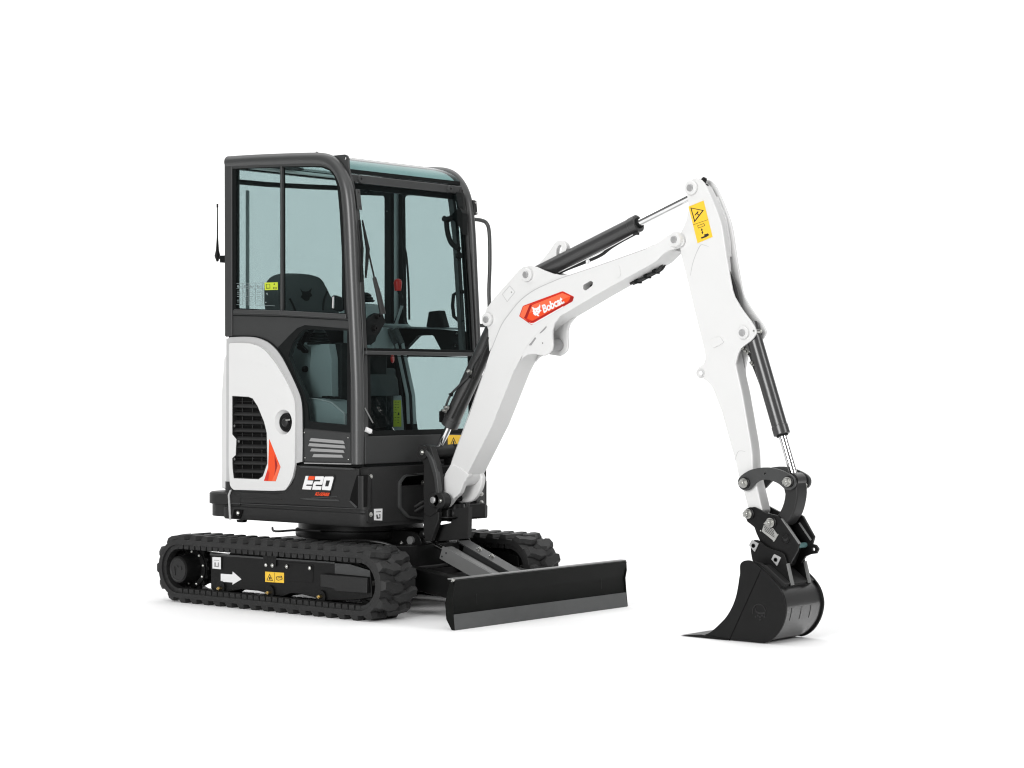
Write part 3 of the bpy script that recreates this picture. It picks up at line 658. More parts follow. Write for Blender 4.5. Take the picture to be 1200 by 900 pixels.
# rail cover and knob on the far door rail
prism('door_rail_cover', [(.03, 1.475), (.05, 1.56), (.13, 1.565), (.165, 1.47)], yf-.05, yf, INTD, CB, bevel=.006)
G().tube([(-.30, yf-.025, 1.482), (.27, yf-.025, 1.462)], .006, 8).put('rail_trim', INTER, CB)
for q in ((.215, 1.435, 0), (.25, 1.40, 0), (.205, 1.372, 0), (.305, 1.372, 0)): G().lathe((q[0], yf-.002, q[1]), (0, -1, 0), [(0, .008), (.004, .006)], 12).put('rivet', ZINC, CB)
# rear wall with rear window
rw = rnd([(-.45, .76), (.45, .76), (.45, 2.33), (-.45, 2.33)], .02)
rh = rnd([(-.435, 1.48), (.41, 1.48), (.41, 2.318), (-.435, 2.318)], .02)
G().ext(rw, -.63, -.60, 'x', holes=[rh]).put('rear_wall', PLAST, CB)
G().ext(rh, -.618, -.615, 'x').put('rear_window_pane', GLASS, CB)
G().tube([(-.597, -.45, 2.25), (-.597, -.2, 2.252), (-.597, .1, 2.262), (-.597, .45, 2.278)], .014, 8).put('rear_window_rail', INTD, CB)
G().box((-.612, -.345, 1.47), (-.604, -.325, 2.21)).put('rear_window_bar', INTER, CB)
# roof
rf = G()
def roofsec(y): return 2.352 if abs(y) < .38 else 2.342
rf.ext(rnd([(-.645, -.43), (.02, -.43), (.02, .43), (-.645, .43)], .03), 2.336, 2.356, 'z', holes=[rnd([(-.56, -.38), (-.03, -.38), (-.03, .38), (-.56, .38)], .04)])
RFo = rf.put('roof', FRAME, CB, bevel=.006, dissolve=True)
G().ext([(-.57, -.39), (-.02, -.39), (-.02, .39), (-.57, .39)], 2.339, 2.343, 'z').put('roof_pane', ROOFG, CB)
for cx, cy in ((-.49, -.18), (-.25, -.18)):
    G().ext([(cx+.07*math.cos(2*math.pi*k/24), cy+.14*math.sin(2*math.pi*k/24)) for k in range(24)], 2.334, 2.3388, 'z').put('roof_glass_disc', INTD, CB)  # dark oval discs set against the roof glass
# small fixings on roof
for q in ((-.585, -.40), (-.01, -.40)): bolt((q[0], q[1], 2.356), (0, 0, 1), .012, STEEL, RFo)
# curved roof hatch glass
arc = sm([(.0, 2.350), (.06, 2.347), (.12, 2.335), (.17, 2.318), (.215, 2.292), (.246, 2.262)], 3, False)
def ribbon(pts, y0, y1, th):
    g = G(); n = len(pts); vs = []
    for a, b in pts: vs += [(a, y0, b), (a, y1, b), (a-.3*th, y1, b-th), (a-.3*th, y0, b-th)]
    fs = []
    for i in range(n-1):
        o = i*4
        for k in range(4): k2 = (k+1) % 4; fs.append((o+k, o+k2, o+4+k2, o+4+k))
    fs += [(0, 1, 2, 3), tuple((n-1)*4+k for k in (3, 2, 1, 0))]; return g.add(vs, fs)
ribbon(arc, -.42, .43, .004).put('roof_hatch_pane', ROOFG, CB)
ribbon([(a-.012, b-.010) for a, b in arc], -.415, .415, .002).put('hatch_bounce_sheet', LINER, CB)  # pale sheet added under the glass so the hatch looks brighter
G().ext([(-.575, -.42), (.0, -.42), (.0, .42), (-.575, .42)], 2.322, 2.334, 'z', holes=[[(-.53, -.33), (-.06, -.33), (-.06, .33), (-.53, .33)]]).put('headliner', LINER, CB)
# front header: black gap, bar, second seal
G().box((.222, -.43, 2.243), (.250, .43, 2.262)).put('hatch_seal', SEAL, CB)
hb = G().box((.236, -.435, 2.192), (.262, .432, 2.236)); HB = hb.put('front_header_bar', FRAME, CB, bevel=.006)
for yy in (-.36, .33): G().lathe((.262, yy, 2.214), (1, 0, 0), [(0, .02), (.012, .018), (.012, .008), (.006, .007)], 20).put('header_bush', FRAME, CB)
G().box((.215, -.43, 2.165), (.24, .43, 2.2)).put('header_seal', SEAL, CB)
# lifting eyes
for y0, y1 in ((-.442, -.432),):
    q = T(-.44, (389.5, 182.4), (404, 181), (407, 182.2), (408.6, 186), (409, 196), (412.6, 214), (410, 212), (402, 197), (395, 188))
    prism('lifting_eye', q, y0, y1, FRAME, CB, holes=[circ(PY(404.6, 185.6, -.44), .0085, 14)], bevel=.001)
# front frame following the rake
def fpiece(name, pts, off, th, m, holes=(), **k):
    g = G(); g.ext(pts, 0, 1, holes=holes, fn=lambda p, a: (fx(p[1])+off-(th if a < .5 else 0), p[0], p[1])); return g.put(name, m, CB, **k)
def vstrip(name, y0, y1, z0, z1, off, th, m, **k):
    zs = [z0+(z1-z0)*i/8 for i in range(9)]
    fpiece(name, [(y0, z) for z in zs]+[(y1, z) for z in reversed(zs)], off, th, m, **k)
for sy in (-1, 1):
    a, b = sorted((sy*.44, sy*.412)); vstrip('front_pillar', a, b, .76, 2.22, .004, .05, FRAME if sy < 0 else PLAST, bevel=.004)
    a, b = sorted((sy*.413, sy*.400)); vstrip('windscreen_seal', a, b, .89, 2.20, -.006, .02, SEAL)
vstrip('windscreen_trim', .408, .416, 1.34, 2.19, .01, .01, FRAME)
vstrip('inner_corner_post', .385, .41, 1.34, 2.18, -.05, .03, FABRIC)
zz = [1.335+(2.20-1.335)*i/8 for i in range(9)]
fpiece('windscreen_upper_pane', [(-.43, z) for z in zz]+[(.43, z) for z in reversed(zz)], -.012, .003, GLASS)
fpiece('windscreen_lower_pane', [(-.43, .86), (-.43, 1.31), (.43, 1.31), (.43, .86)], -.012, .003, GLASS)
G().box((.352, -.432, 1.312), (.378, .43, 1.332)).put('crossbar', FRAME, CB, bevel=.004)
G().box((.346, -.43, 1.331), (.362, .43, 1.346)).put('crossbar_seal', SEAL, CB)
fpiece('lower_frit', [(-.43, .86), (-.43, 1.31), (.43, 1.31), (.43, .86)], -.004, .006, SEAL, holes=[rnd([(-.385, .925), (-.385, 1.305), (.42, 1.305), (.42, .925)], .02)])
lp = G().box((.33, -.44, .755), (.380, .455, .898)); lp.put('front_lower_panel', PANEL, CB, bevel=.006)
G().box((.30, -.42, .735), (.372, .44, .757)).put('panel_gap', SEAL, CB)
# front floor/closure so nothing shows through under the cab
G().ext([(-.62, -.44), (.36, -.44), (.36, .44), (-.62, .44)], .74, .76, 'z').put('cab_floor', INTD, CB)
WL = prism('warning_label', TX(.382, (524.8, 509.6), (546, 510), (546, 527), (525.2, 527)), .3805, .3818, YEL, CB, axis='x')
q = TX(.382, (531.5, 512.3), (536.5, 523.8), (526.6, 523.6)); c = (sum(a for a, b in q)/3, sum(b for a, b in q)/3)
prism('warning_symbol', q, .382, .3826, INK, CB, axis='x', holes=[[(c[0]+(a-c[0])*.78, c[1]+(b-c[1])*.78) for a, b in q]])
prism('warning_symbol', TX(.382, (530.8, 517), (532.5, 516), (532.2, 519), (533.2, 521.6), (530.6, 521.6)), .382, .3826, INK, CB, axis='x')
# side window stickers
ch = G()
def hb_(x0, y0, x1, y1, w_=.45): ch.ext(T(YC+.004, (x0, y0-w_/2), (x1, y1-w_/2), (x1, y1+w_/2), (x0, y0+w_/2)), YC+.003, YC+.0045)
def vb_(x, y0, y1, w_=.35): ch.ext(T(YC+.004, (x-w_/2, y0), (x+w_/2, y0), (x+w_/2, y1), (x-w_/2, y1)), YC+.003, YC+.0045)
hb_(277, 332.3, 310, 331.4); hb_(277, 356.8, 322, 358.4)
for x in (284.4, 291, 299.3, 307.5, 309.7): vb_(x, 332, 357)
hb_(277, 338, 308, 338.2, .35)
for r_ in range(7):
    for cxx in (278, 285.5, 292.5, 301): 
        if random.random() < .92: hb_(cxx, 341+r_*2.15, cxx+random.uniform(3.5, 5.6), 341+r_*2.15, .7 if r_ % 2 else .4)
for cxx in (278, 285.5, 293, 301):
    ch.ext(T(YC+.004, (cxx, 334.5), (cxx+1.6, 334), (cxx+2, 336), (cxx+4.5, 335), (cxx+4.6, 335.8), (cxx+1.5, 337.2), (cxx, 336.5)), YC+.003, YC+.0045)
ch.ext(T(YC+.004, (312, 343.4), (313.3, 343), (314, 346), (312.6, 345)), YC+.003, YC+.0045)
ch.ext(T(YC+.004, *circ((311.5, 354.4), .75, 10)), YC+.003, YC+.0045)
GREYI = mat('grey_chart_print', (.16, .2, .2), .6)
ch.put('load_chart_print', GREYI, CB, smooth=False)
LB = plate('lime_label', [(310, 331.2), (325.4, 330.8), (325.6, 339.6), (310.3, 340)], YC+.001, .001, LIME, CB)
plate('label_print', [(311.6, 333), (316.4, 332.8), (316.6, 338), (311.8, 338.2)], YC+.0002, .0006, INK, CB, holes=[[(312.2, 333.4), (315.9, 333.2), (316.1, 337.2), (312.3, 337.4)]])
plate('label_print', [(320, 336.5), (324, 336.4), (324, 338.6), (320, 338.7)], YC+.0002, .0006, INK, CB, holes=[[(320.5, 337), (323.5, 336.9), (323.5, 338.1), (320.5, 338.2)]])
plate('label_print', [(321.3, 331.7), (322.4, 333.6), (320.4, 333.7)], YC+.0002, .0006, INK, CB)
# window hinge plates at front pillar
fpiece('glass_track_bracket', [(-.428, 2.05), (-.398, 2.05), (-.398, 2.155), (-.428, 2.155)], .012, .008, FRAME, bevel=.002)
for z in (2.068, 2.14): G().lathe((fx(z)+.012, -.412, z), (1, 0, 0), [(0, .004), (.002, .003)], 8).put('rivet', INK, CB)
# wiper
wp = G()
y0, z0 = PX(447, 368, .375); y1, z1 = PX(437.5, 325, .36); y2, z2 = PX(424.5, 262, .335)
WPo = G().tube([(.385, y0, z0), (.378, (y0+y1)/2, (z0+z1)/2), (.366, y1, z1)], .012, 8, rs=[.016, .014, .010]).put('wiper_arm', PLAST, CB)
G().tube([(.366, y1, z1), (.350, (y1+y2)/2, (z1+z2)/2), (.338, y2, z2)], .0045, 6).put('wiper_rod', STEEL, CB)
ya, za = PX(423.5, 258, .335); yb_, zb = PX(434, 326, .352)
ym, zm = PX(430.5, 292, .345)
G().tube([(.342, ya, za), (.348, ym, zm), (.358, yb_-.04, zb)], .009, 6, rs=[.004, .011, .005]).put('wiper_blade', SEAL, CB)
G().tube([(.336, ya-.015, za), (.340, ym-.03, zm), (.350, yb_-.065, zb-.02)], .006, 6).put('wiper_blade', SEAL, CB)
wm = TX(.35, (424, 383), (430, 376), (438, 369), (443, 366.5), (450, 368), (453, 378), (449, 384), (446, 390), (443, 394), (441, 400), (436, 404), (426, 404.5), (424, 398))
G().ext(wm, .315, .345, 'x').put('wiper_motor_bracket', SEAL, CB, bevel=.004)
for q in ((444, 370.5), (440.5, 384.8)):
    y, z = PX(*q, .36); G().lathe((.345, y, z), (1, 0, 0), [(0, .015), (.02, .014), (.02, .006), (.012, .005)], 16).put('wiper_motor_bush', STEEL, CB)
# wiper foot at bottom corner
y, z = PX(428.8, 503, .38); G().tube([(.378, y, z), (.385, y+.03, z-.012)], .013, 10).put('washer_jet', WDEC, CB)
G().tube([(.376, *PX(427.5, 478, .376)), (.380, *PX(437, 495.5, .38))], .0035, 6).put('washer_hose', PLATEG, CB)
G().tube([(.376, *PX(430.5, 501, .376)), (.380, *PX(436, 508, .38))], .004, 6).put('washer_hose', PLATEG, CB)
# antenna and bracket at the rear
an = V(254.5, 300, -.45)
plate('aerial_bracket', [(257.5, 299.5), (263, 299.3), (263, 308), (257.5, 307.6)], -.455, .02, SEAL, CB, bevel=.002)
ap = V(254.8, 300, -.45)
AN = G().tube([ap+Vector((0, 0, -.03)), ap, ap+Vector((0, 0, .03)), ap+Vector((0, 0, .10)), ap+Vector((0, 0, .27))], .003, 8, rs=[.005, .016, .009, .004, .0028]).put('aerial', STEEL, CB)
G().tube([ap+Vector((-.01, 0, -.003)), V(259, 303, -.45)], .006, 8).put('aerial_stem', STEEL, CB)
G().lathe(ap+Vector((0, 0, .262)), (0, 0, 1), [(0, .005), (.02, .005)], 8).put('aerial_tip', STEEL, CB)
# grab rail on the far side and hinge bracket
hx = .33
def far(px, py): x, z = PY(px, py, .56); return Vector((x, .56, z))
pipe('grab_rail', [Vector((.30, .475, far(560, 258.5).z)), Vector((.31, .53, far(565, 258.5).z)), far(570.5, 262), far(573.5, 275), far(574, 310), far(573, 340), far(573.5, 372), far(570, 381), Vector((.30, .475, far(562, 381).z))], .0105, FRAME, CB, n=12)
hb2 = prism('door_hinge', [(.24, PY(556, 234, .475)[1]), (.30, PY(556, 234, .475)[1]), (.305, PY(556, 252, .475)[1]), (.245, PY(556, 252, .475)[1])], .475, .50, PLAST, CB, bevel=.004)
# move hinge forward a little so that it stands proud of the tube
q = T(.50, (553, 234.5), (558.6, 235.2), (560, 251.6), (554, 252)); prism('door_hinge', q, .475, .50, PLAST, CB, bevel=.003)
for qq in ((557.3, 237.5), (558.4, 249.5)): bolt(V(*qq, .475), (0, -1, 0), .005, ZINC, CB, washer=False)

# ---------------- interior
ST = empty('operator_seat'); ST.parent = M
def sx(px, py): return PX(px, py, -.48)
bk = sm([sx(*p) for p in ((317.5, 366), (316, 352), (316.5, 338), (320, 328), (327, 322), (336, 320.3), (350, 320.6), (363, 322.5), (371, 327), (377, 337), (382, 347), (388, 358), (390, 380), (318, 385))], 3)
lo = []
for xx, sc in ((-.54, .90), (-.53, .97), (-.50, 1.0), (-.455, .985), (-.43, .93), (-.425, .85)):
    c = (sum(p[0] for p in bk)/len(bk), sum(p[1] for p in bk)/len(bk)); lo.append([(xx, c[0]+(p[0]-c[0])*sc, c[1]+(p[1]-c[1])*sc) for p in bk])
G().loft(lo).put('backrest', FABRIC, ST)
cx0 = sum(p[0] for p in bk)/len(bk)
for pth in ([(331, 350), (335, 358), (338, 366)], [(375, 342), (371, 352), (370, 364)]):
    pts = [(-.424, *sx(*p)) for p in pth]; G().tube(sm(pts, 3, False), .006, 6).put('stitched_seam', INTD, ST)
# stitched animal-head emblem on the backrest
em = [(343.5, 338.5), (346, 341.5), (350, 342), (353.5, 341), (357, 338.2), (355.5, 343), (357.5, 347), (354.5, 349), (354, 352), (351, 353), (348.5, 352.5), (346.5, 350.5), (344, 348.5), (346, 345)]
G().ext([sx(*p) for p in em], -.426, -.4235, 'x').put('embroidered_emblem', INTD, ST)
cu = G(); cpts = rnd([(-.45, -.24), (.02, -.24), (.04, .0), (.02, .22), (-.45, .22)], .06)
cu.loft([[(x*1.0, y, z) for x, y in cpts] for z in (1.10, 1.12)]+[[(c_*.96, d_*.95, 1.19) for c_, d_ in cpts], [(c_*.88, d_*.85, 1.215) for c_, d_ in cpts]]); cu.put('seat_cushion', FABRIC, ST, bevel=0)
G().loft([[(x*.9-.02, y*.9, z) for x, y in cpts] for z in (.76, 1.10)]).put('seat_base', INTD, ST)
# left armrest seen through the windscreen
G().ext(rnd([(.16, 1.19), (.33, 1.19), (.33, 1.25), (.16, 1.25)], .015), -.42, -.13, 'x').put('armrest', FABRIC, ST, bevel=.01)
G().ext(rnd([(.15, 1.08), (.30, 1.08), (.28, 1.18), (.15, 1.18)], .015), -.40, -.15, 'x').put('armrest_base', INTER, ST, bevel=.01)
CO = empty('control_consoles'); CO.parent = M
# left console with lime label
yl = lambda *p: TX(-.02, *p)
G().ext(yl((430, 465), (457, 463), (471, 463.5), (473, 500), (473, 520), (428, 520)), -.30, -.03, 'x').put('left_console', INTD, CO, bevel=.008)
G().ext(yl((455, 463.4), (471, 463.4), (474, 500), (474, 515), (455.5, 515)), -.06, -.022, 'x').put('console_front', INTER, CO, bevel=.004)
G().ext(yl((457.8, 469), (470, 469), (470.3, 500), (457.6, 500)), -.021, -.0195, 'x').put('lime_label', LIME, CO)
lt = G()
for k in range(9):
    for xx in (459, 462.4, 465.6):
        if random.random() < .8: lt.ext(yl((xx, 471+k*3), (xx+random.uniform(1, 2.6), 471+k*3), (xx+2, 471.6+k*3), (xx, 471.6+k*3)), -.0194, -.0189, 'x')
lt.ext(yl((466.4, 483.5), (467.6, 483.3), (468, 486), (466.2, 486)), -.0194, -.0189, 'x')
lt.put('label_print', INK, CO, smooth=False)
G().ext(rnd(yl((430, 480), (444, 481), (446, 498), (430, 500)), .01), -.03, -.0275, 'x').put('pocket_shade_patch', DEEP, CO)  # flat black patch, the pocket's shade painted on the console
# right console and joystick gaiter seen through the lower side window
yr = -.30
def rp(name, px, y, th, m, **k): return prism(name, T(y, *px), y, y+th, m, CO, **k)
rp('right_console', rnd([(365, 402), (371, 403.4), (385, 403), (388, 420), (388.6, 466), (366, 466), (362, 440)], 1), yr, .10, INTER, bevel=.012)
rp('console_side', sm([(341, 404), (350, 402), (360, 404), (364, 430), (366, 466), (350, 468), (338, 425)], 3), yr-.0+.03, .12, INTER, bevel=.015)
cx_, cz_ = PY(372.5, 395, yr+.03)
G().lathe((cx_, yr+.04, PY(372, 404, yr+.04)[1]), (0, 0, 1), [(0, .062), (.006, .066), (.012, .056), (.020, .060), (.026, .050), (.034, .054), (.040, .044), (.048, .048), (.054, .038), (.062, .042), (.07, .03), (.1, .012)], 28).put('joystick_gaiter', INTD, CO)
G().tube([(cx_, yr+.04, 1.44), (cx_, yr+.04, 1.52)], .017, 12, rs=[.014, .02]).put('joystick_grip', INTD, CO)
G().tube([V(360, 388, yr), V(353, 404, yr), V(350, 408, yr)], .012, 8).put('safety_lever', INTD, CO)
rp('lever_plate', [(346.6, 402.5), (350, 401.6), (358.8, 411), (357.5, 414), (354, 413.4)], yr-.012, .02, INTD, bevel=.003)
G().lathe(V(358.7, 432.5, yr+.03), (0, -1, 0), [(0, .017), (.02, .014), (.026, .006)], 16).put('ignition_knob', INTD, CO)
rp('heater_box', [(361.5, 467), (372, 467), (388, 472), (402.5, 484), (403.6, 500), (361.5, 495)], -.40, .18, INTER, bevel=.01)
rp('heater_ridge', [(361.5, 466.2), (370, 466.6), (388, 470.8), (403, 483.4), (403.6, 484.4), (403.6, 499), (402.8, 499), (402.6, 485), (387.4, 472), (370, 467.8), (361.5, 467.4)], -.403, .01, TRIM_SHADE, bevel=.0015)
for q in ((380, 465.5), (389.5, 466)): G().box(V(q[0]-3, q[1]+1.5, -.34), V(q[0]+3, q[1]-1.5, -.34)+Vector((0, .04, 0))).put('console_switch', INTD, CO)
rp('inner_console', [(389, 402), (404, 402), (401, 420), (397, 421), (391, 414)], 0.05, .1, INTER, bevel=.01)
rp('pedal_bank', [(391, 421), (398, 417), (406, 424), (406, 432), (392, 430)], -.1, .1, INTD, bevel=.006)
for k in range(4): G().tube([V(394+k*3, 419, -.11), V(399+k*3, 428, -.11)], .006, 6).put('pedal_rib', PLAST, CO)
rp('footwell_wall', [(388, 434), (407, 434), (407, 466), (388, 466)], .0, .02, INTD)
G().box(V(401.5, 446, -.2), V(405.5, 443, -.2)+Vector((0, .03, 0))).put('courtesy_lamp', WDEC, CO)
# travel levers and red knobs seen through windscreen
kb = Vector((.05, .15, PY(467.5, 332, .15)[1]))
G().lathe(kb+Vector((0, 0, -.015)), (0, 0, 1), [(-.025, .018), (0, .021), (.02, .023), (.034, .018), (.04, .008)], 20).put('red_knob', REDK, CO)
G().tube(sm([tuple(kb+Vector((0, 0, -.03))), tuple(kb+Vector((.03, .0, -.09))), tuple(kb+Vector((.01, 0, -.16))), tuple(kb+Vector((-.03, 0, -.23)))], 4, False), .009, 8).put('lever_rod', INTD, CO)
G().tube([kb+Vector((.03, 0, -.12)), kb+Vector((-.03, 0, -.25))], .009, 8).put('lever_rod', INTER, CO)
for dx in (0, .045):
    a_ = Vector((.16+dx, .02, PY(460, 386, .02)[1])); G().tube([a_+Vector((-.05, 0, 0)), a_+Vector((0, 0, -.08))], .015, 10).put('travel_lever_grip', FABRIC, CO)
    G().tube([a_+Vector((-.0, 0, -.07)), a_+Vector((.08, 0, -.35)), a_+Vector((.09, 0, -.5))], .009, 8).put('travel_lever', INTER, CO)
G().tube([(.08, .0, PY(455, 381, 0)[1]), (.27, 0, PY(474, 382, 0)[1])], .009, 8).put('lever_crossrod', INTER, CO)
G().box((-.05, -.25, .92), (.02, .1, 1.38)).put('dash_pedestal', INTD, CO, bevel=.01)
G().lathe((.05, .1, 1.30), (1, .6, 0), [(0, .022), (.006, .026), (.012, .022), (.012, .016)], 16).put('red_collar', REDK, CO)
# right-hand gaiter + grey dash corner seen above bar, far left of windscreen
G().lathe((-.02, -.05, PY(432, 352, 0)[1]-.01), (0, 0, 1), [(0, .062), (.008, .066), (.014, .055), (.022, .058), (.03, .046), (.038, .048), (.05, .03)], 24).put('joystick_gaiter', INTD, CO)
prism('instrument_pod', [(-.12, 1.50), (.06, 1.50), (.06, 1.585), (-.10, 1.60)], -.14, .02, INTER, CO, bevel=.012)
prism('instrument_pod', [(-.10, 1.335), (.13, 1.335), (.11, 1.46), (-.10, 1.48)], -.12, .05, INTER, CO, bevel=.012)
# curved grab handle and cup inside door, top right
hd = [V(520, 256, .38), V(524, 257.5, .38), V(538, 252.5, .38)]
G().tube(hd, .016, 10).put('interior_grab_handle', INTD, CB)
pipe('interior_grab_handle', [V(523, 258, .38), V(524.5, 272, .38), V(529, 285, .38), V(538, 292, .38)], .014, INTD, CB)
G().ext(T(.38, (533, 251), (541, 243), (545, 250), (545, 275), (541, 266), (534, 258)), .36, .40).put('handle_bracket', SEAL, CB)
G().ext(T(.38, (526, 224), (541, 226), (543, 250), (535, 252), (535, 240), (531, 231)), .385, .40).put('pillar_trim', INTD, CB)
G().lathe(V(535, 301, .38), (1, 0, .3), [(0, .012), (.01, .02), (.03, .018)], 12).put('coat_hook', INTD, CB)
pipe('rear_view_mirror_frame', [V(543, 342, .40), V(531.5, 345.5, .40), V(532, 371, .40), V(543, 377, .40)], .010, INTD, CB, s=2)
G().ext(TX(.24, (430, 217), (437, 217), (436.6, 225.8), (433, 225), (430, 221)), .2, .22, 'x').put('blind_hook', SEAL, CB)

# ================================================================== SWING POST
SP = G()
post = [(492.5, 526), (495, 522.3), (500, 521.5), (505, 523), (508, 531), (512.5, 545), (514.5, 560), (514.5, 585), (512, 601), (497, 602), (497, 545), (493, 540)]
for y0 in (-.125, .085): SP.ext(T(-.12, *sm(post, 2)), y0, y0+.04)
SPo = SP.put('swing_post', PLAST, M, bevel=.006)
# curved rib along the near plate
rib = sm([(497, 531), (501, 537), (505, 548), (508.5, 562), (510, 576), (509.5, 584)], 3, False)
rib2 = sm([(514, 584), (513.5, 572), (511.5, 556), (507.5, 541), (503, 532), (499, 527)], 3, False)
plate('curved_rib', rib+rib2, -.14, .03, FRAME, SPo, bevel=.004)
pc = V(496.7, 530, -.125)
G().lathe(pc+Vector((0, .0, 0)), (0, 1, 0), [(-.012, .02), (-.012, .036), (.25, .036), (.25, .02)], 28).put('upper_pin_boss', PLAST, SPo)
bolt(pc+Vector((0, -.014, 0)), (0, -1, 0), .011, ZINC, SPo, name='pin_bolt')
G().box((.50, -.09, .60), (.58, .09, .70)).put('post_web', PLAST, SPo, bevel=.02)
G().box((.50, -.08, .46), (.62, .08, .53)).put('post_web', STEEL, SPo, bevel=.015)
# boss round the boom foot pin
pf = V(508, 586, -.15)
G().lathe(pf+Vector((.035, 0, -.003)), (0, 1, 0), [(0, .03), (0, .036), (.004, .040), (.05, .042), (.05, .02)], 32).put('foot_pin_boss', PLAST, SPo)
G().lathe(pf, (0, 1, 0), [(0, .03), (0, .034), (.004, .038), (.055, .038), (.055, .02)], 32).put('foot_pin_boss', PLAST, SPo)
G().lathe(pf, (0, -1, 0), [(0, .017), (.008, .017), (.010, .013)], 20).put('pivot_pin', PINM, SPo)
bolt(pf+Vector((.048, 0, -.002)), (0, -1, 0), .008, ZINC, SPo)
# lower swing bracket with slot: a curved plate facing forward
lowp = T(-.05, (505, 600), (549, 594), (548, 631), (528, 633), (505, 635), (498, 620))
slot = rnd(T(-.05, (511.5, 611), (530, 607), (528.5, 612.8), (512, 616)), .008)
G().ext(lowp, -.05, -.02, holes=[slot]).put('swing_bracket', PLAST, SPo, bevel=.006)
G().ext(T(-.12, (497, 598), (514, 600), (514, 609), (505, 634), (498, 634), (496, 622)), -.12, -.09).put('swing_bracket', PLAST, SPo, bevel=.004)
G().lathe((.60, 0, .455), (0, 0, 1), [(0, .045), (.02, .05), (.06, .05), (.09, .045)], 32).put('swing_pin_housing', STEEL, SPo)
G().lathe(V(499, 626, -.08), (0, -1, 0), [(0, .02), (.03, .02), (.035, .012)], 16).put('grease_nipple', STEEL, SPo)
G().lathe(V(534, 601, -.02)+Vector((0, 0, -.02)), (0, 0, 1), [(0, .02), (0, .03), (.02, .034), (.035, .03)], 20).put('swing_pin_cap', PLAST, SPo)
G().lathe(V(526, 603, -.05)+Vector((0, 0, -.02)), (0, 0, 1), [(0, .05), (.006, .06), (.012, .06), (.012, .02)], 24).put('swing_pin_washer', STEEL, SPo)
for q in ((514.5, 605), (544, 520)): bolt(V(*q, -.1 if q[1] > 550 else .05), (0, -1, 0), .007, ZINC, SPo)
plate('far_cheek', [(519, 523), (528, 522), (533, 530), (534, 548), (528, 560), (520, 556)], .07, .03, PLAST, SPo, bevel=.005)
G().ext(T(.0, (510, 545), (523, 545), (526, 560), (520, 580), (512, 590), (508, 570)), -.06, .06).put('post_core', STEEL, SPo, bevel=.01)
G().ext(T(.05, (517, 550), (519.5, 549), (520, 556), (517.6, 557)), .03, .05).put('hose_clip', ZINC, SPo)

# ================================================================== BOOM
YB = -.065
weld = [(575.5, 409), (581, 395), (587.5, 380), (596.7, 366.7), (610, 351), (626.7, 339), (646.7, 329.8), (663, 323.5), (704, 309.8), (760, 290), (765, 287)]
low = [(700, 344.8), (663, 366.7), (652, 373), (640, 381.5), (630, 391), (621, 402), (614.5, 412), (608, 424), (602, 435), (577, 498), (547, 557.5)]
box_px = weld+[(773, 291), (783, 293.5), (776.7, 298.3), (768, 306.7), (760, 311.3)]+low+[(542, 565), (538, 570), (520, 566), (522, 555), (528.6, 543.6), (549, 489), (566, 440), (572, 420)]
slot_px = rnd([(683.5, 333.8), (692, 328.8), (694.8, 330.5), (694.3, 334.5), (686.4, 340.6), (683.3, 339)], 1.2, 4)
BO = prism('boom', T(YB, *box_px), YB, -YB, WHITE, M, holes=[T(YB, *slot_px)], bevel=.005, seg=3)
G().ext([(p[0], p[1]) for p in T(YB, (682, 327), (697, 327), (697, 342), (682, 342))], -.01, .01).put('slot_back', DEEP, BO)
# upper ear plates
ear_px = [(573, 412), (572.2, 398), (572, 386.7), (568.6, 378), (567.3, 370), (569.6, 362), (576, 353), (585, 342.5), (601.7, 323.5), (608, 316.5), (613, 312.8), (620, 311.4), (628, 312.6), (638, 317), (648, 320.6), (657, 322.2), (668, 321.6), (664, 327), (647, 333), (627, 343), (610, 355), (597, 371), (588, 385), (580, 402)]
for y0 in (YB+.007, -YB-.021): prism('cylinder_ear_plate', T(YB+.007, *ear_px), y0, y0+.014, WHITE, BO, bevel=.003)
pin(V(572.3, 374.5, YB+.007), .017, BO, .018, boss=.034)
pin(V(618.8, 322, YB+.007), .017, BO, .018, boss=.034)
# inspection panel print on the ear
plate('printed_symbol', [(588.3, 344.7), (597.2, 334.6), (603.8, 342), (594.2, 354)], YB+.0062, .0005, TRIM_SHADE, BO, holes=[[(588.8, 344.8), (597.2, 335.3), (603.2, 342), (594.2, 353.2)]])
plate('printed_symbol', [(598.4, 342), (599.6, 341.4), (600.2, 343), (598.8, 343.2)], YB+.0062, .0005, LGREY, BO)
# lower ear plates
ear2 = [(609.5, 424), (612.5, 419.5), (618, 416), (625, 414.8), (633, 416.2), (638, 417), (643, 414.6), (647, 410), (648, 404), (647.4, 396), (647.4, 387), (650, 378.5), (656.5, 370.8), (650, 371.5), (640, 380), (630, 389.5), (621, 400.5), (614, 411)]
for y0 in (YB-.001, -YB-.011): prism('hose_guard_plate', T(YB, *ear2), y0, y0+.012, WHITE, BO, bevel=.003)
G().lathe((*PY(637, 404, YB)[:1], -.05, PY(637, 404, YB)[1]), (0, 1, 0), [(0, .02), (0, .032), (.1, .032), (.1, .02)], 28).put('ear_spacer', LGREY, BO)
for q in ([(632, 390.6), (640.2, 381.8), (640.5, 383.6), (638.5, 386.2), (633.6, 390.6)], [(619.5, 404.8), (627, 395), (628.2, 396.6), (622.4, 404.8)]):
    plate('weld_slot', q, YB-.0018, .001, LGREY, BO)
G().lathe(V(636, 402, YB-.001), (0, -1, 0), [(0, .003), (.0015, .003)], 8).put('drilled_hole', INK, BO)
plate('weld_line', sm([(569, 430), (556, 466), (546, 494), (530, 538), (530.4, 539), (546.6, 494.4), (556.6, 466.4), (569.8, 430)], 2), YB-.0005, .001, TRIM_SHADE, BO)
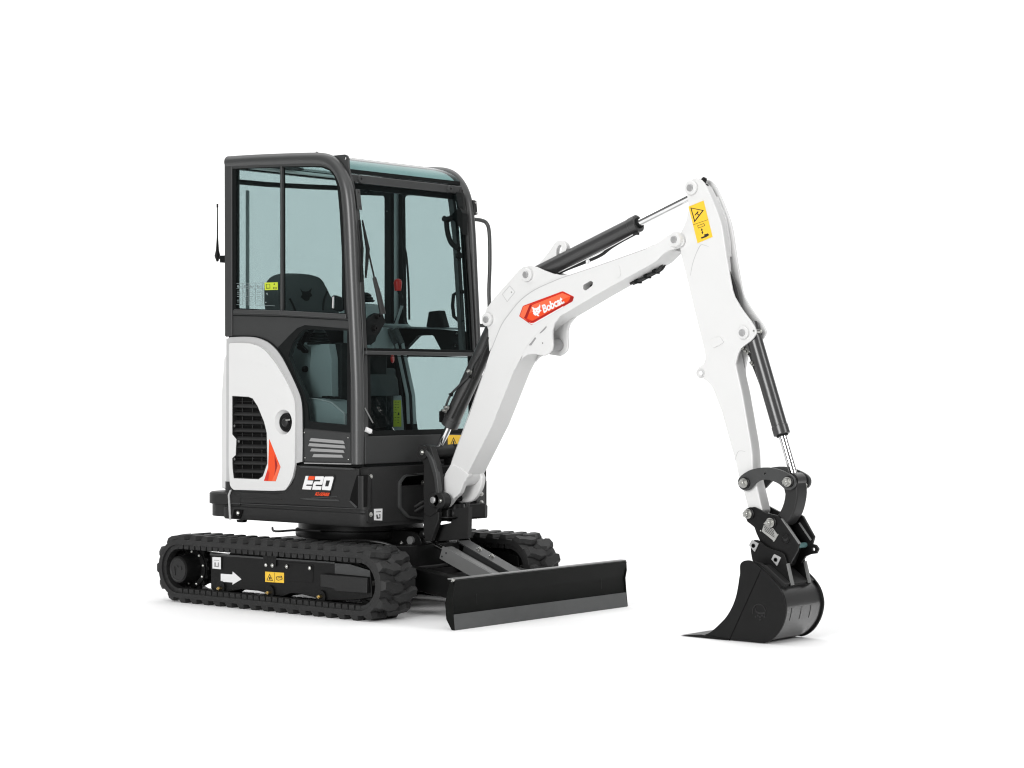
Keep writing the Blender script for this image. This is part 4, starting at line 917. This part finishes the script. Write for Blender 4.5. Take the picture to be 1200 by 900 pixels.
wl2 = sm(weld, 3, False); plate('weld_line', wl2+[(a+.7, b+.7) for a, b in reversed(wl2)], YB-.0005, .001, TRIM_SHADE, BO)
plate('cast_clip', rnd([(719.5, 312), (725, 310.5), (727.6, 320), (726, 324.6), (721.5, 326.2), (719.6, 322), (723.6, 321.8), (723.4, 316)], .8), YB-.002, .004, WHITE, BO, bevel=.001)
# lifting hook on top
plate('lifting_loop', sm([(627, 316), (636, 304), (644, 293.5), (651, 283.4), (657, 281.6), (662, 284.4), (663.8, 290), (661, 298), (657, 306), (650, 316)], 3), -.02, .03, WHITE, BO, holes=[sm([(651.8, 299), (652.2, 291.5), (655, 287.3), (657.6, 288.4), (657.6, 294), (654.6, 299.6)], 2)], bevel=.006)
# boom tip fork
tip = sm([(757, 291.3), (765, 287.5), (773, 283), (780, 277.5), (786, 274.6), (793, 273.4), (799.5, 277), (801.2, 283), (798.5, 288.4), (792, 291.2), (784, 293.8), (776, 298.8), (768, 306.8), (758, 308)], 3)
for y0 in (YB-.001, -YB-.019): prism('boom_tip_fork', T(YB, *tip), y0, y0+.02, WHITE, BO, bevel=.004)
pin(V(793.3, 281, YB), .017, BO, .024, boss=.036)
# boom foot: flared casting
ft = [(528.6, 543.6), (548, 556), (543.5, 563), (538, 577.5), (531.7, 583.6), (528, 588), (524, 594), (519, 594.6), (515.6, 588), (514.6, 578), (516.8, 563), (522, 555)]
BFt = prism('boom_foot', T(YB-.01, *sm(ft, 2)), YB-.004, YB+.03, WHITE, BO, bevel=.006, seg=3)
ft2 = [(528.6, 543.6), (548, 555), (549.5, 566), (546, 577), (538, 588), (528, 590), (520, 590), (517, 578), (518, 563), (522, 555)]
prism('boom_foot', T(YB, *sm(ft2, 2)), .035, .068, WHITE, BO, bevel=.01, seg=3)
prism('boom_foot', T(YB, (528, 544), (548, 556), (546.5, 563), (541.5, 569), (520, 564)), YB-.003, .064, WHITE, BO, bevel=.008, seg=3)
G().lathe((*PY(522, 586, -.08)[:1], -.10, PY(522, 585, -.08)[1]), (0, 1, 0), [(0, .016), (.21, .016)], 20).put('foot_pin', STEEL, BO)
# decals on the boom
dp = lambda L: [(600+a/15, 335+b/15) for a, b in L]
YD_ = YB-.0012
outl = rnd(dp([(125, 535), (190, 352), (890, 92), (1088, 190), (1064, 272), (340, 686)]), [.6, 1.6, 1.2, 1, 1, 1.4])
BD = prism('brand_decal', T(YD_, *outl), YD_, YD_+.001, RED, BO)
def dl(pts, m, k, nm='decal_facet', holes=()): 
    y = YD_-.0004*k; return prism(nm, T(y, *dp(pts)), y, y+.0004, m, BD, holes=[T(y, *dp(h)) for h in holes])
dl([(140, 530), (200, 362), (310, 325), (215, 565), (300, 650), (330, 665)], ORANGE2, 1)
dl([(350, 340), (885, 125), (1030, 185), (1010, 240), (960, 290), (350, 615), (265, 570)], ORANGE, 1)
dl([(350, 340), (885, 128), (1020, 185), (940, 215), (300, 480)], ORANGE2, 2)
dl([(318, 330), (350, 340), (258, 570), (208, 570)], DRED, 2)
dl([(1030, 180), (1085, 198), (1060, 268), (965, 318), (1010, 250)], DRED, 2)
dl([(320, 610), (380, 615), (960, 290), (985, 300), (380, 632), (340, 632)], DRED, 2)
dl([(305, 640), (330, 655), (385, 650), (900, 358), (905, 372), (400, 662), (340, 672), (310, 655)], WDEC, 2)
head = [(345, 372), (372, 378), (392, 392), (430, 388), (462, 372), (478, 345), (488, 322), (498, 352), (494, 392), (492, 412), (522, 438), (498, 450), (486, 462), (484, 482), (466, 488), (452, 498), (474, 510), (478, 524), (462, 536), (444, 528), (436, 514), (424, 520), (404, 522), (392, 508), (372, 492), (374, 466), (358, 444), (372, 432), (360, 402)]
dl(head, WDEC, 4, 'cat_head_emblem', holes=[[(395, 436), (415, 430), (420, 444), (404, 450)], [(446, 428), (466, 418), (470, 430), (454, 440)], [(425, 470), (445, 462), (448, 474), (434, 484)]])
text('brand_lettering', 'Bobcat.', YD_-.002, (637.2, 366.6), (661.6, 354.6), (634.9, 358.0), WDEC, BO, off=.035, th=.0006)
# pipes/hoses under the boom tip
for k in range(2): pipe('hydraulic_hose', [V(742, 332.5, .045)+Vector((0, -.022*k, 0)), V(752, 328.5, .045)+Vector((0, -.022*k, 0)), V(764, 322, .045)+Vector((0, -.022*k, 0)), V(775, 316, .045)+Vector((0, -.022*k, 0)), V(779, 310, .045)+Vector((0, -.022*k, 0))], .007, HOSE, BO)
for q in (749, 760, 770): a_ = V(q, 330.3-(q-748)*.54, .045); G().box(a_-Vector((.010, .03, .010)), a_+Vector((.010, .012, .012))).put('hose_clamp', SEAL, BO, bevel=.003)

# cylinders
def cylinder(name, a, split, b, r, rr, base_ext=.0, neck=True):
    a, split, b = Vector(a), Vector(split), Vector(b); d = (split-a).normalized()
    L = (split-a).length
    o = G().lathe(a-d*base_ext, d, [(0, r*.8), (.006, r), (L+base_ext-.045, r), (L+base_ext-.043, r*1.06), (L+base_ext-.003, r*1.06), (L+base_ext, r*.95), (L+base_ext, rr*1.3)], 36).put(name, CYL, M)
    G().lathe(split, d, [(-.02, rr), ((b-split).length, rr)], 28).put('cylinder_rod', CHROME, o)
    G().lathe(split, d, [(-.002, rr*1.5), (.006, rr*1.45), (.008, rr*1.1)], 24).put('rod_seal', SEAL, o)
    for p, q in ((a, r*.8), (b, rr*1.9)): G().lathe(p+Vector((0, -.036, 0)), (0, 1, 0), [(0, q*.6), (0, q), (.072, q), (.072, q*.6)], 24).put('pin_eye', CYL, o)
    return o
c1 = cylinder('boom_cylinder', V(583, 375.5, 0), V(526.5, 499, 0), V(513, 531, 0), .044, .0185)
c2 = cylinder('arm_cylinder', V(629, 321.5, 0), V(748.5, 261.3, 0), V(820, 221.5, 0), .0405, .0185)
c3_ = cylinder('bucket_cylinder', V(882, 390, 0), V(916.6, 509.6, 0), V(932.5, 563, 0), .036, .0185, base_ext=.05)
# hoses and fittings on the boom cylinder
pipe('hydraulic_pipe', [V(570, 405, -.05), V(556, 425, -.055), V(549.5, 440, -.055), V(540, 450, -.055), V(528, 463, -.05), V(521.5, 480, -.05), V(522, 489, -.03)], .006, FRAME, c1)
pipe('hydraulic_hose', [V(572, 395, -.06), V(555, 440, -.06), V(540, 470, -.055), V(530, 490, -.05)], .006, HOSE, c1)
for q, r_ in (((551.5, 436), .011), ((554, 442), .009), ((525, 478), .010), ((522.5, 481.5), .010), ((519, 483.5), .008), ((530, 462.5), .008)):
    bolt(V(*q, -.055), (-.3, -1, .2), r_, ZINC if r_ > .009 else STEEL, c1, name='hose_fitting', h=r_*2)
G().box(V(517.5, 492, -.03)-Vector((.01, .01, .012)), V(523, 486, -.03)+Vector((.01, .03, .012))).put('port_block', STEEL, c1, bevel=.003)
# hoses on arm cylinder
pipe('hydraulic_hose', [V(653, 322, -.02), V(662, 316.5, -.02), V(690, 305.5, -.02), V(705, 298.5, -.02), V(716, 290, -.02), V(730, 281.5, -.02), V(747, 272.5, -.02)], .008, HOSE, c2)
bolt(V(689, 306.5, -.03), (0, -1, 0), .009, WDEC, c2, name='hose_clip')
G().box(V(741, 275, -.02), V(749.5, 271, .02)).put('port_block', STEEL, c2, bevel=.002)
pipe('hydraulic_pipe', [V(655, 319, -.035), V(700, 297, -.035), V(742, 274.5, -.035)], .004, CHROME, c2)
# hose to bucket cylinder
pipe('hydraulic_hose', [V(872, 411, 0), V(879, 416, -.01), V(883, 428, -.01), V(887, 438, -.005), V(896, 462, .0)], .007, HOSE, c3_)
for q in ((872.5, 409), (875, 412.5), (882.5, 426)): bolt(V(*q, -.02), (0, -1, .2), .009, ZINC, c3_, name='hose_fitting', h=.02)
bolt(V(890.5, 388, .0), (0, -1, 0), .009, ZINC, c3_, name='hose_fitting', h=.04)

# ================================================================== ARM
YA = -.048
armL = [(805, 224), (805.3, 232), (806.6, 241.7), (805.4, 253), (802, 264), (798, 272), (796.4, 284), (797.6, 296), (801.7, 313), (806, 330), (815, 368), (824.5, 406), (826.7, 420), (824.5, 426.5), (819, 430.5), (815.3, 436.5), (818.5, 442.5), (824, 443.6), (829, 447.4), (835, 454), (839.6, 466), (845, 480), (857.5, 526), (862, 539.5), (865, 556), (871.7, 577), (875.2, 590)]
armR_hi = [(861.4, 440), (861.2, 432), (863, 422), (866, 412), (871, 405.6), (880, 399), (885, 392), (885.3, 386.7), (880, 376.7), (871, 365), (863, 352), (858, 340), (851, 300), (846.7, 270), (841.7, 251.7), (831.5, 226.5), (825, 214.5), (819, 209.4), (812, 209.4), (806.4, 214.5)]
plate_px = sm(armL[:22], 2, False)+[(850, 470), (858, 455)]+sm(armR_hi, 2, False)
AR = G()
arm_box = armL+[(878, 600), (884, 604), (892, 602), (893.4, 598), (888, 575), (882, 550), (881.5, 533), (880, 520), (869.5, 460), (864, 436), (859, 412), (853, 372), (849, 340), (846.4, 306), (845, 285), (840.4, 256), (831, 231), (825, 219), (819, 213), (812, 213)]
ARo = prism('arm', T(YA+.0004, *arm_box), YA+.0004, .024, WHITE, M, bevel=.006, seg=3)
for y0 in (YA, -YA-.012): prism('arm_side_plate', T(YA, *plate_px), y0, y0+.012, WHITE, ARo, bevel=.003)
prism('arm_back_plate', T(YA, (820, 290), (846, 300), (845, 282), (840.4, 254), (830.6, 229), (820, 232)), .02, .034, WHITE, ARo, bevel=.002)
pin(V(811, 220.3, YA), .017, ARo, .016, boss=.034)
pin(V(871.8, 390, YA), .0165, ARo, .014, boss=.030)
G().lathe(V(821.5, 437.5, YA), (0, 1, 0), [(-.002, .014), (-.008, .019), (0, .022), (.02, .022)], 20).put('tie_lug', WHITE, ARo)
G().lathe(V(821.5, 437.3, YA-.0085), (0, 1, 0), [(-.0005, .010), (.001, .010)], 16).put('tie_hole', WDEC, ARo)
plate('cast_clip', rnd([(830.5, 398.5), (843.5, 394), (848.2, 401.5), (836, 408)], 2.6), YA-.004, .006, WHITE, ARo, bevel=.0015)
plate('weld_line', sm([(809, 322), (811, 310), (815, 298), (819.6, 288.4), (823, 286.4), (830, 288.6), (830, 289), (823.2, 287), (820.2, 288.8), (815.6, 298.2), (811.6, 310.2), (809.4, 322)], 2), YA-.0005, .001, TRIM_SHADE, ARo)
WLb = plate('warning_label', [(806.7, 242.2), (824.4, 235), (835, 277.6), (817.4, 285)], YA-.0015, .001, YEL, ARo)
def lab(px, holes=(), nm='warning_symbol', m=INK): return plate(nm, px, YA-.0022, .0006, m, ARo, holes=holes)
lab([(809, 243.2), (824.8, 246.4), (813.8, 260.6)], holes=[[(810.3, 244.3), (822.9, 246.9), (814.2, 258.1)]])
lab([(813.8, 252), (817, 248.4), (818, 247), (818.4, 249), (817.2, 250.2), (819, 251.2), (818.6, 252.2), (816.4, 250.8), (814.4, 252.8)])
lab([(812.2, 263.2), (829.4, 257.2), (829.5, 257.6), (812.3, 263.6)])
lab([(817, 264.4), (825, 261.6), (826, 264.6), (818.2, 267.6)], holes=[[(817.5, 264.8), (824.7, 262.2), (825.4, 264.3), (818.5, 267)]])
lab([(822.2, 267.4), (823.6, 269.6), (822.9, 269.6), (823.6, 272), (824.4, 272), (823.2, 274.4), (821.8, 272.4), (822.7, 272.2), (822, 270), (821.2, 270)])
lab([(825, 274.8), (829.5, 273.4), (831, 275.4), (828, 277.6), (822, 279.8), (821.4, 278), (825.4, 276.6)])
# hoses down the back of the arm
for k, yy in enumerate((-.02, .0, .02)):
    pipe('hydraulic_hose', [V(838, 285, yy), V(844, 296, yy), V(851, 312, yy), V(861, 336, yy), V(866, 360, yy), V(868, 385, yy), V(870, 402, yy)], .008, HOSE, ARo)
G().lathe(V(824.5, 222, .0), (.5, 0, 1), [(-.02, .02), (0, .028), (.02, .024), (.03, .01)], 16).put('hose_swivel', STEEL, ARo)
G().lathe(V(823, 215, -.02), (.6, 0, 1), [(-.02, .012), (.02, .014), (.03, .01)], 10).put('hose_fitting', STEEL, ARo)
plate('weld_line', sm([(861, 540), (864, 530), (868, 528), (873, 529), (873, 529.4), (868, 528.5), (864.4, 530.4), (861.4, 540)], 2), YA-.0004, .001, TRIM_SHADE, ARo)

# ================================================================== LINKAGE, COUPLER, BUCKET
ban = [(864.5, 566), (866, 560), (872, 554.6), (881, 550), (894, 547.8), (905, 548.4), (916, 551.4), (926, 556.4), (930.7, 561), (931.8, 566.5), (930, 571.4), (926, 574.3), (921, 574.2), (917, 571), (913, 567.4), (906, 564), (897.7, 562), (889.4, 563.5), (884, 567.7), (879.4, 573), (873.9, 575.2), (867.6, 572.4)]
LKo = None
for i, y0 in enumerate((-.070, .056)):
    o = prism('link_arm', T(-.07, *sm(ban, 2)), y0, y0+.014, FRAME, M, holes=[circ(PY(896.5, 555, -.07), .006, 10)], bevel=.003)
    if i == 0: LKo = o
def big_bolt(p, par):
    p = Vector(p); G().lathe(p, (0, -1, 0), [(0, .026), (.006, .026), (.008, .02), (.016, .02)], 24).put('pin_collar', STEEL, par)
    return bolt(p+Vector((0, -.014, 0)), (0, -1, 0), .0165, ZINC, par, name='pin_bolt', h=.024)
big_bolt(V(873.5, 566, -.071), LKo); big_bolt(V(924.5, 564.5, -.071), LKo)
for q in ((873.5, 566), (924.5, 564.5)): p = V(*q, -.07); G().tube([p, p+Vector((0, .14, 0))], .018, 16).put('link_pin', STEEL, LKo)
bolt(V(940, 566, .05), (.4, -.2, .8), .014, ZINC, LKo, name='pin_bolt'); bolt(V(943.5, 569, .055), (.6, -.5, .5), .011, ZINC, LKo, name='pin_bolt')
lk = sm([(918, 571), (919.6, 579), (918, 589), (915, 597), (911, 603.4), (907, 608), (911, 614), (918, 616.6), (924, 611), (929.6, 601.6), (933, 590), (934.6, 578), (933.6, 568), (929, 561.5), (922, 561)], 2)
BL = prism('bucket_link', T(-.05, *lk), -.050, .035, PLAST, M, bevel=.008, seg=3)
CP = None
cpl = [(872.2, 603), (873, 597.8), (877.4, 594.6), (884, 594.2), (890, 597.2), (896, 600.6), (904, 602.6), (911, 604.2), (915, 608), (936, 638), (934.6, 645), (925, 662), (920, 660), (911, 648), (903, 643.6), (896, 640.4), (891.4, 634), (889.2, 623), (882, 616.4), (875.6, 611.4)]
cpf = [(884, 594.2), (896, 600.6), (911, 604.2), (921, 604), (925, 606.5), (938.4, 631), (937, 636), (936, 639.4), (940, 640.4), (943.4, 645.2), (941, 650.6), (934, 651.4), (928, 654), (923, 662), (911, 648), (896, 640.4), (889.2, 623)]
for i, (y0, px) in enumerate(((-.062, cpl), (.050, cpf))):
    o = prism('quick_coupler', T(-.062, *px), y0, y0+.014, STEEL, M, bevel=.003, holes=[circ(PY(937.6, 645.6, -.062), .008, 12)] if i else ())
    if i == 0: CP = o
G().ext(T(-.062, (913, 608), (916, 607.6), (936.4, 637.2), (934, 638.6)), -.060, -.045).put('edge_stiffener', PLATEG, CP)
G().ext(T(.05, (935.8, 613), (937.6, 612), (951.4, 632.4), (949.8, 633.6)), .048, .066).put('edge_stiffener', PLATEG, CP)
big_bolt(V(878.4, 602, -.063), CP); big_bolt(V(904.6, 612.4, -.063), CP)
G().ext(T(0, (884, 600), (915, 608), (934, 640), (925, 664), (912, 650), (900, 640), (893, 625)), -.048, .05).put('coupler_core', STEEL, CP, bevel=.006)
G().tube([V(930, 640, -.048), V(930, 640, -.048)+Vector((0, .1, 0))], .012, 14).put('coupler_lock_shaft', TEALG, CP)
dt = plate('data_plate', [(896.3, 611.6), (899.6, 610.8), (911.8, 627), (907.4, 634.6), (892.6, 622.6)], -.0645, .002, ZINC, CP)
for k in range(5):
    a0 = (896.5+k*1.2-2*.5*k, 613.6+k*2.3); plate('engraved_line', [(895.3+k*.2, 613.8+k*1.9), (906.8+k*.2, 621.6+k*1.9), (906.7+k*.2, 622.3+k*1.9), (895.2+k*.2, 614.5+k*1.9)] if k < 5 else None, -.0652, .0006, INK, CP)
for q in ((891.6, 621.8), (896, 613.4), (899, 610.8), (912, 626.4), (907, 634), (909, 630)): bolt(V(*q, -.064), (0, -1, 0), .0035, ZINC, CP, washer=False)
G().lathe(V(920.5, 631.4, -.063), (0, -1, 0), [(0, .023), (.002, .022), (.002, .019), (.0005, .018)], 24).put('cast_emblem', STEEL, CP)
bem = [(917.5, 630), (919, 631.6), (921, 631.6), (923.5, 629.4), (922.6, 632.6), (921, 634.4), (918.6, 634), (917.8, 632)]
plate('cast_emblem', bem, -.0650, .003, PLAST, CP, bevel=.0006)

YK = -.16
BSHELL = mat('glossy_bucket_paint', (.008, .008, .008), .3, coat=.5, spec=1.0, noise=.2, nscale=12, rvar=.05)
bk_o = [(867, 672), (867, 663), (869, 659), (873, 657), (878.7, 657), (885, 660.4), (891, 665.6), (900.8, 674.8), (910, 684.6), (917, 695.4), (920.6, 708), (920.8, 719), (917, 733), (909, 745.6), (899, 752.6), (888, 755.4), (878.7, 755.8), (866, 754.2), (853, 753), (842, 752.8), (828, 748), (823.5, 745), (831, 741.6), (837.5, 736.6), (844, 730.4), (851, 722.8), (857.4, 712), (862, 700), (864.6, 687.5), (866, 678)]
clampz = lambda L: [(a, max(b, .004)) for a, b in L]
side = clampz(T(YK, *sm(bk_o, 3)))
BU = prism('bucket', side, YK, YK+.012, STEEL, M, bevel=.002)
prism('bucket_side', side, .154, .166, STEEL, BU, bevel=.002)
# curved back: thin shell following the rear of the outline
back = sm([(880, 661), (885, 663.5), (891, 668), (900, 676.8), (908.5, 686.4), (915.2, 697), (918.6, 709), (918.6, 719), (915, 732), (907.4, 743.6), (898, 750.6), (888, 753.4), (878.7, 754.2), (866, 753), (853, 752)], 4, False)
bw = clampz(T(YK, *back)); cc = PY(880, 710, YK)
inn = [(cc[0]+(a-cc[0])*.95, cc[1]+(b-cc[1])*.95) for a, b in bw]
prism('bucket_shell', bw+inn[::-1], YK+.010, .156, BSHELL, BU)
lipp = clampz(T(YK-.004, (797.5, 755), (821, 743.4), (828, 742), (851, 749.6), (853, 754), (845, 755.5)))
lipp = [PY(797.5, 754.6, YK-.004), PY(822, 743.6, YK-.004), PY(853, 749.4, YK-.004), PY(853, 755.6, YK-.004)]
lipp = clampz(lipp); prism('bucket_lip', lipp, YK-.006, .172, STEEL, BU, bevel=.0015)
prism('wear_strip', clampz(T(YK-.004, (822, 747.6), (852, 750.6), (852, 753.4), (835, 755.5), (822, 753.6))), YK-.009, YK, STEEL, BU, bevel=.001)
plate('weld_seam', [(891.4, 667.2), (892.2, 667.8), (854.2, 752), (853.2, 752)], YK-.0015, .003, DEEP, BU)
for yy in (-.10, -.02, .06):
    q = [bw[k] for k in range(26, 32)]; o2 = [(cc[0]+(a-cc[0])*1.012, cc[1]+(b-cc[1])*1.012) for a, b in q]
    prism('wear_strip', clampz(q+o2[::-1]), yy, yy+.014, BSHELL, BU, bevel=.001)
# ears
ear = sm([(879.4, 642), (880, 636), (884, 632.8), (890, 634.2), (897, 639.6), (904.4, 643.4), (912, 645.6), (919, 650), (922.4, 662), (924.8, 672), (928.4, 686), (922, 686), (911, 680), (897, 671), (884, 661), (880.6, 652)], 2)
for y0 in (-.078, .066): prism('bucket_ear', T(-.078, *ear), y0, y0+.013, STEEL, BU, bevel=.002)
for y0, q in ((-.078, [(921.4, 661), (923.4, 660), (929.2, 685.6), (926.8, 686.2)]), (.066, [(921.4, 661), (923.4, 660), (929.2, 685.6), (926.8, 686.2)])):
    prism('ear_edge', T(-.078, *q), y0-.0005, y0+.0135, PLATEG, BU)
for q in ((884, 639.4), (910, 655.8)):
    p = V(*q, -.078); sq = T(-.078, (q[0]-5.4, q[1]-.6), (q[0]-2.0, q[1]-6.8), (q[0]+6.0, q[1]-2.6), (q[0]+1.4, q[1]+7.6))
    prism('pin_retainer', rnd(sq, .004), -.086, -.078, PINM, BU, bevel=.002)
    G().lathe(p+Vector((0, -.008, 0)), (0, -1, 0), [(0, .010), (.003, .009), (.003, .006), (0, .005), (0, .003)], 20).put('retainer_bolt', STEEL, BU)
    G().tube([p, p+Vector((0, .155, 0))], .018, 16).put('bucket_pin', STEEL, BU)
prism('top_plate', T(-.1, (884, 663), (900, 662), (924, 684), (917, 690), (908, 684), (892, 668)), -.12, .12, PLAST, BU, bevel=.003)
prism('gusset', T(-.12, (884, 658), (893, 660), (905, 676), (902, 680), (893, 668)), -.118, -.112, PLAST, BU, bevel=.001)
# embossed emblem on the bucket side
ec_ = PY(889.5, 717, YK); g = G()
for k in range(13):
    a0, a1 = R(200-k*17), R(200-(k+1)*17); rr = .036
    g.ext([(ec_[0]+rr*math.cos(a0), ec_[1]+rr*math.sin(a0)), (ec_[0]+rr*math.cos(a1), ec_[1]+rr*math.sin(a1)), (ec_[0]+(rr-.003)*math.cos(a1), ec_[1]+(rr-.003)*math.sin(a1)), (ec_[0]+(rr-.003)*math.cos(a0), ec_[1]+(rr-.003)*math.sin(a0))], YK-.002, YK+.001)
g.put('embossed_emblem', PLAST, BU)
plate('embossed_emblem', [(884.6, 710.6), (886.4, 716.4), (890, 718), (896, 717.6), (898.6, 711.4), (897.6, 717.6), (896, 719.6), (889, 719.6), (885.6, 717.4)], YK-.002, .003, PLAST, BU)
for a0, b0 in ((884.4, 722), (887, 720.4), (889.6, 722.4), (892, 720.6), (894.6, 722)): plate('embossed_emblem', [(a0, b0), (a0+1.8, b0-.6), (a0+2, b0+1.6), (a0+.4, b0+2)], YK-.002, .003, PLAST, BU)
plate('embossed_emblem', [(889, 726), (892, 725.4), (891.4, 727), (889.6, 727.2)], YK-.002, .003, PLAST, BU)
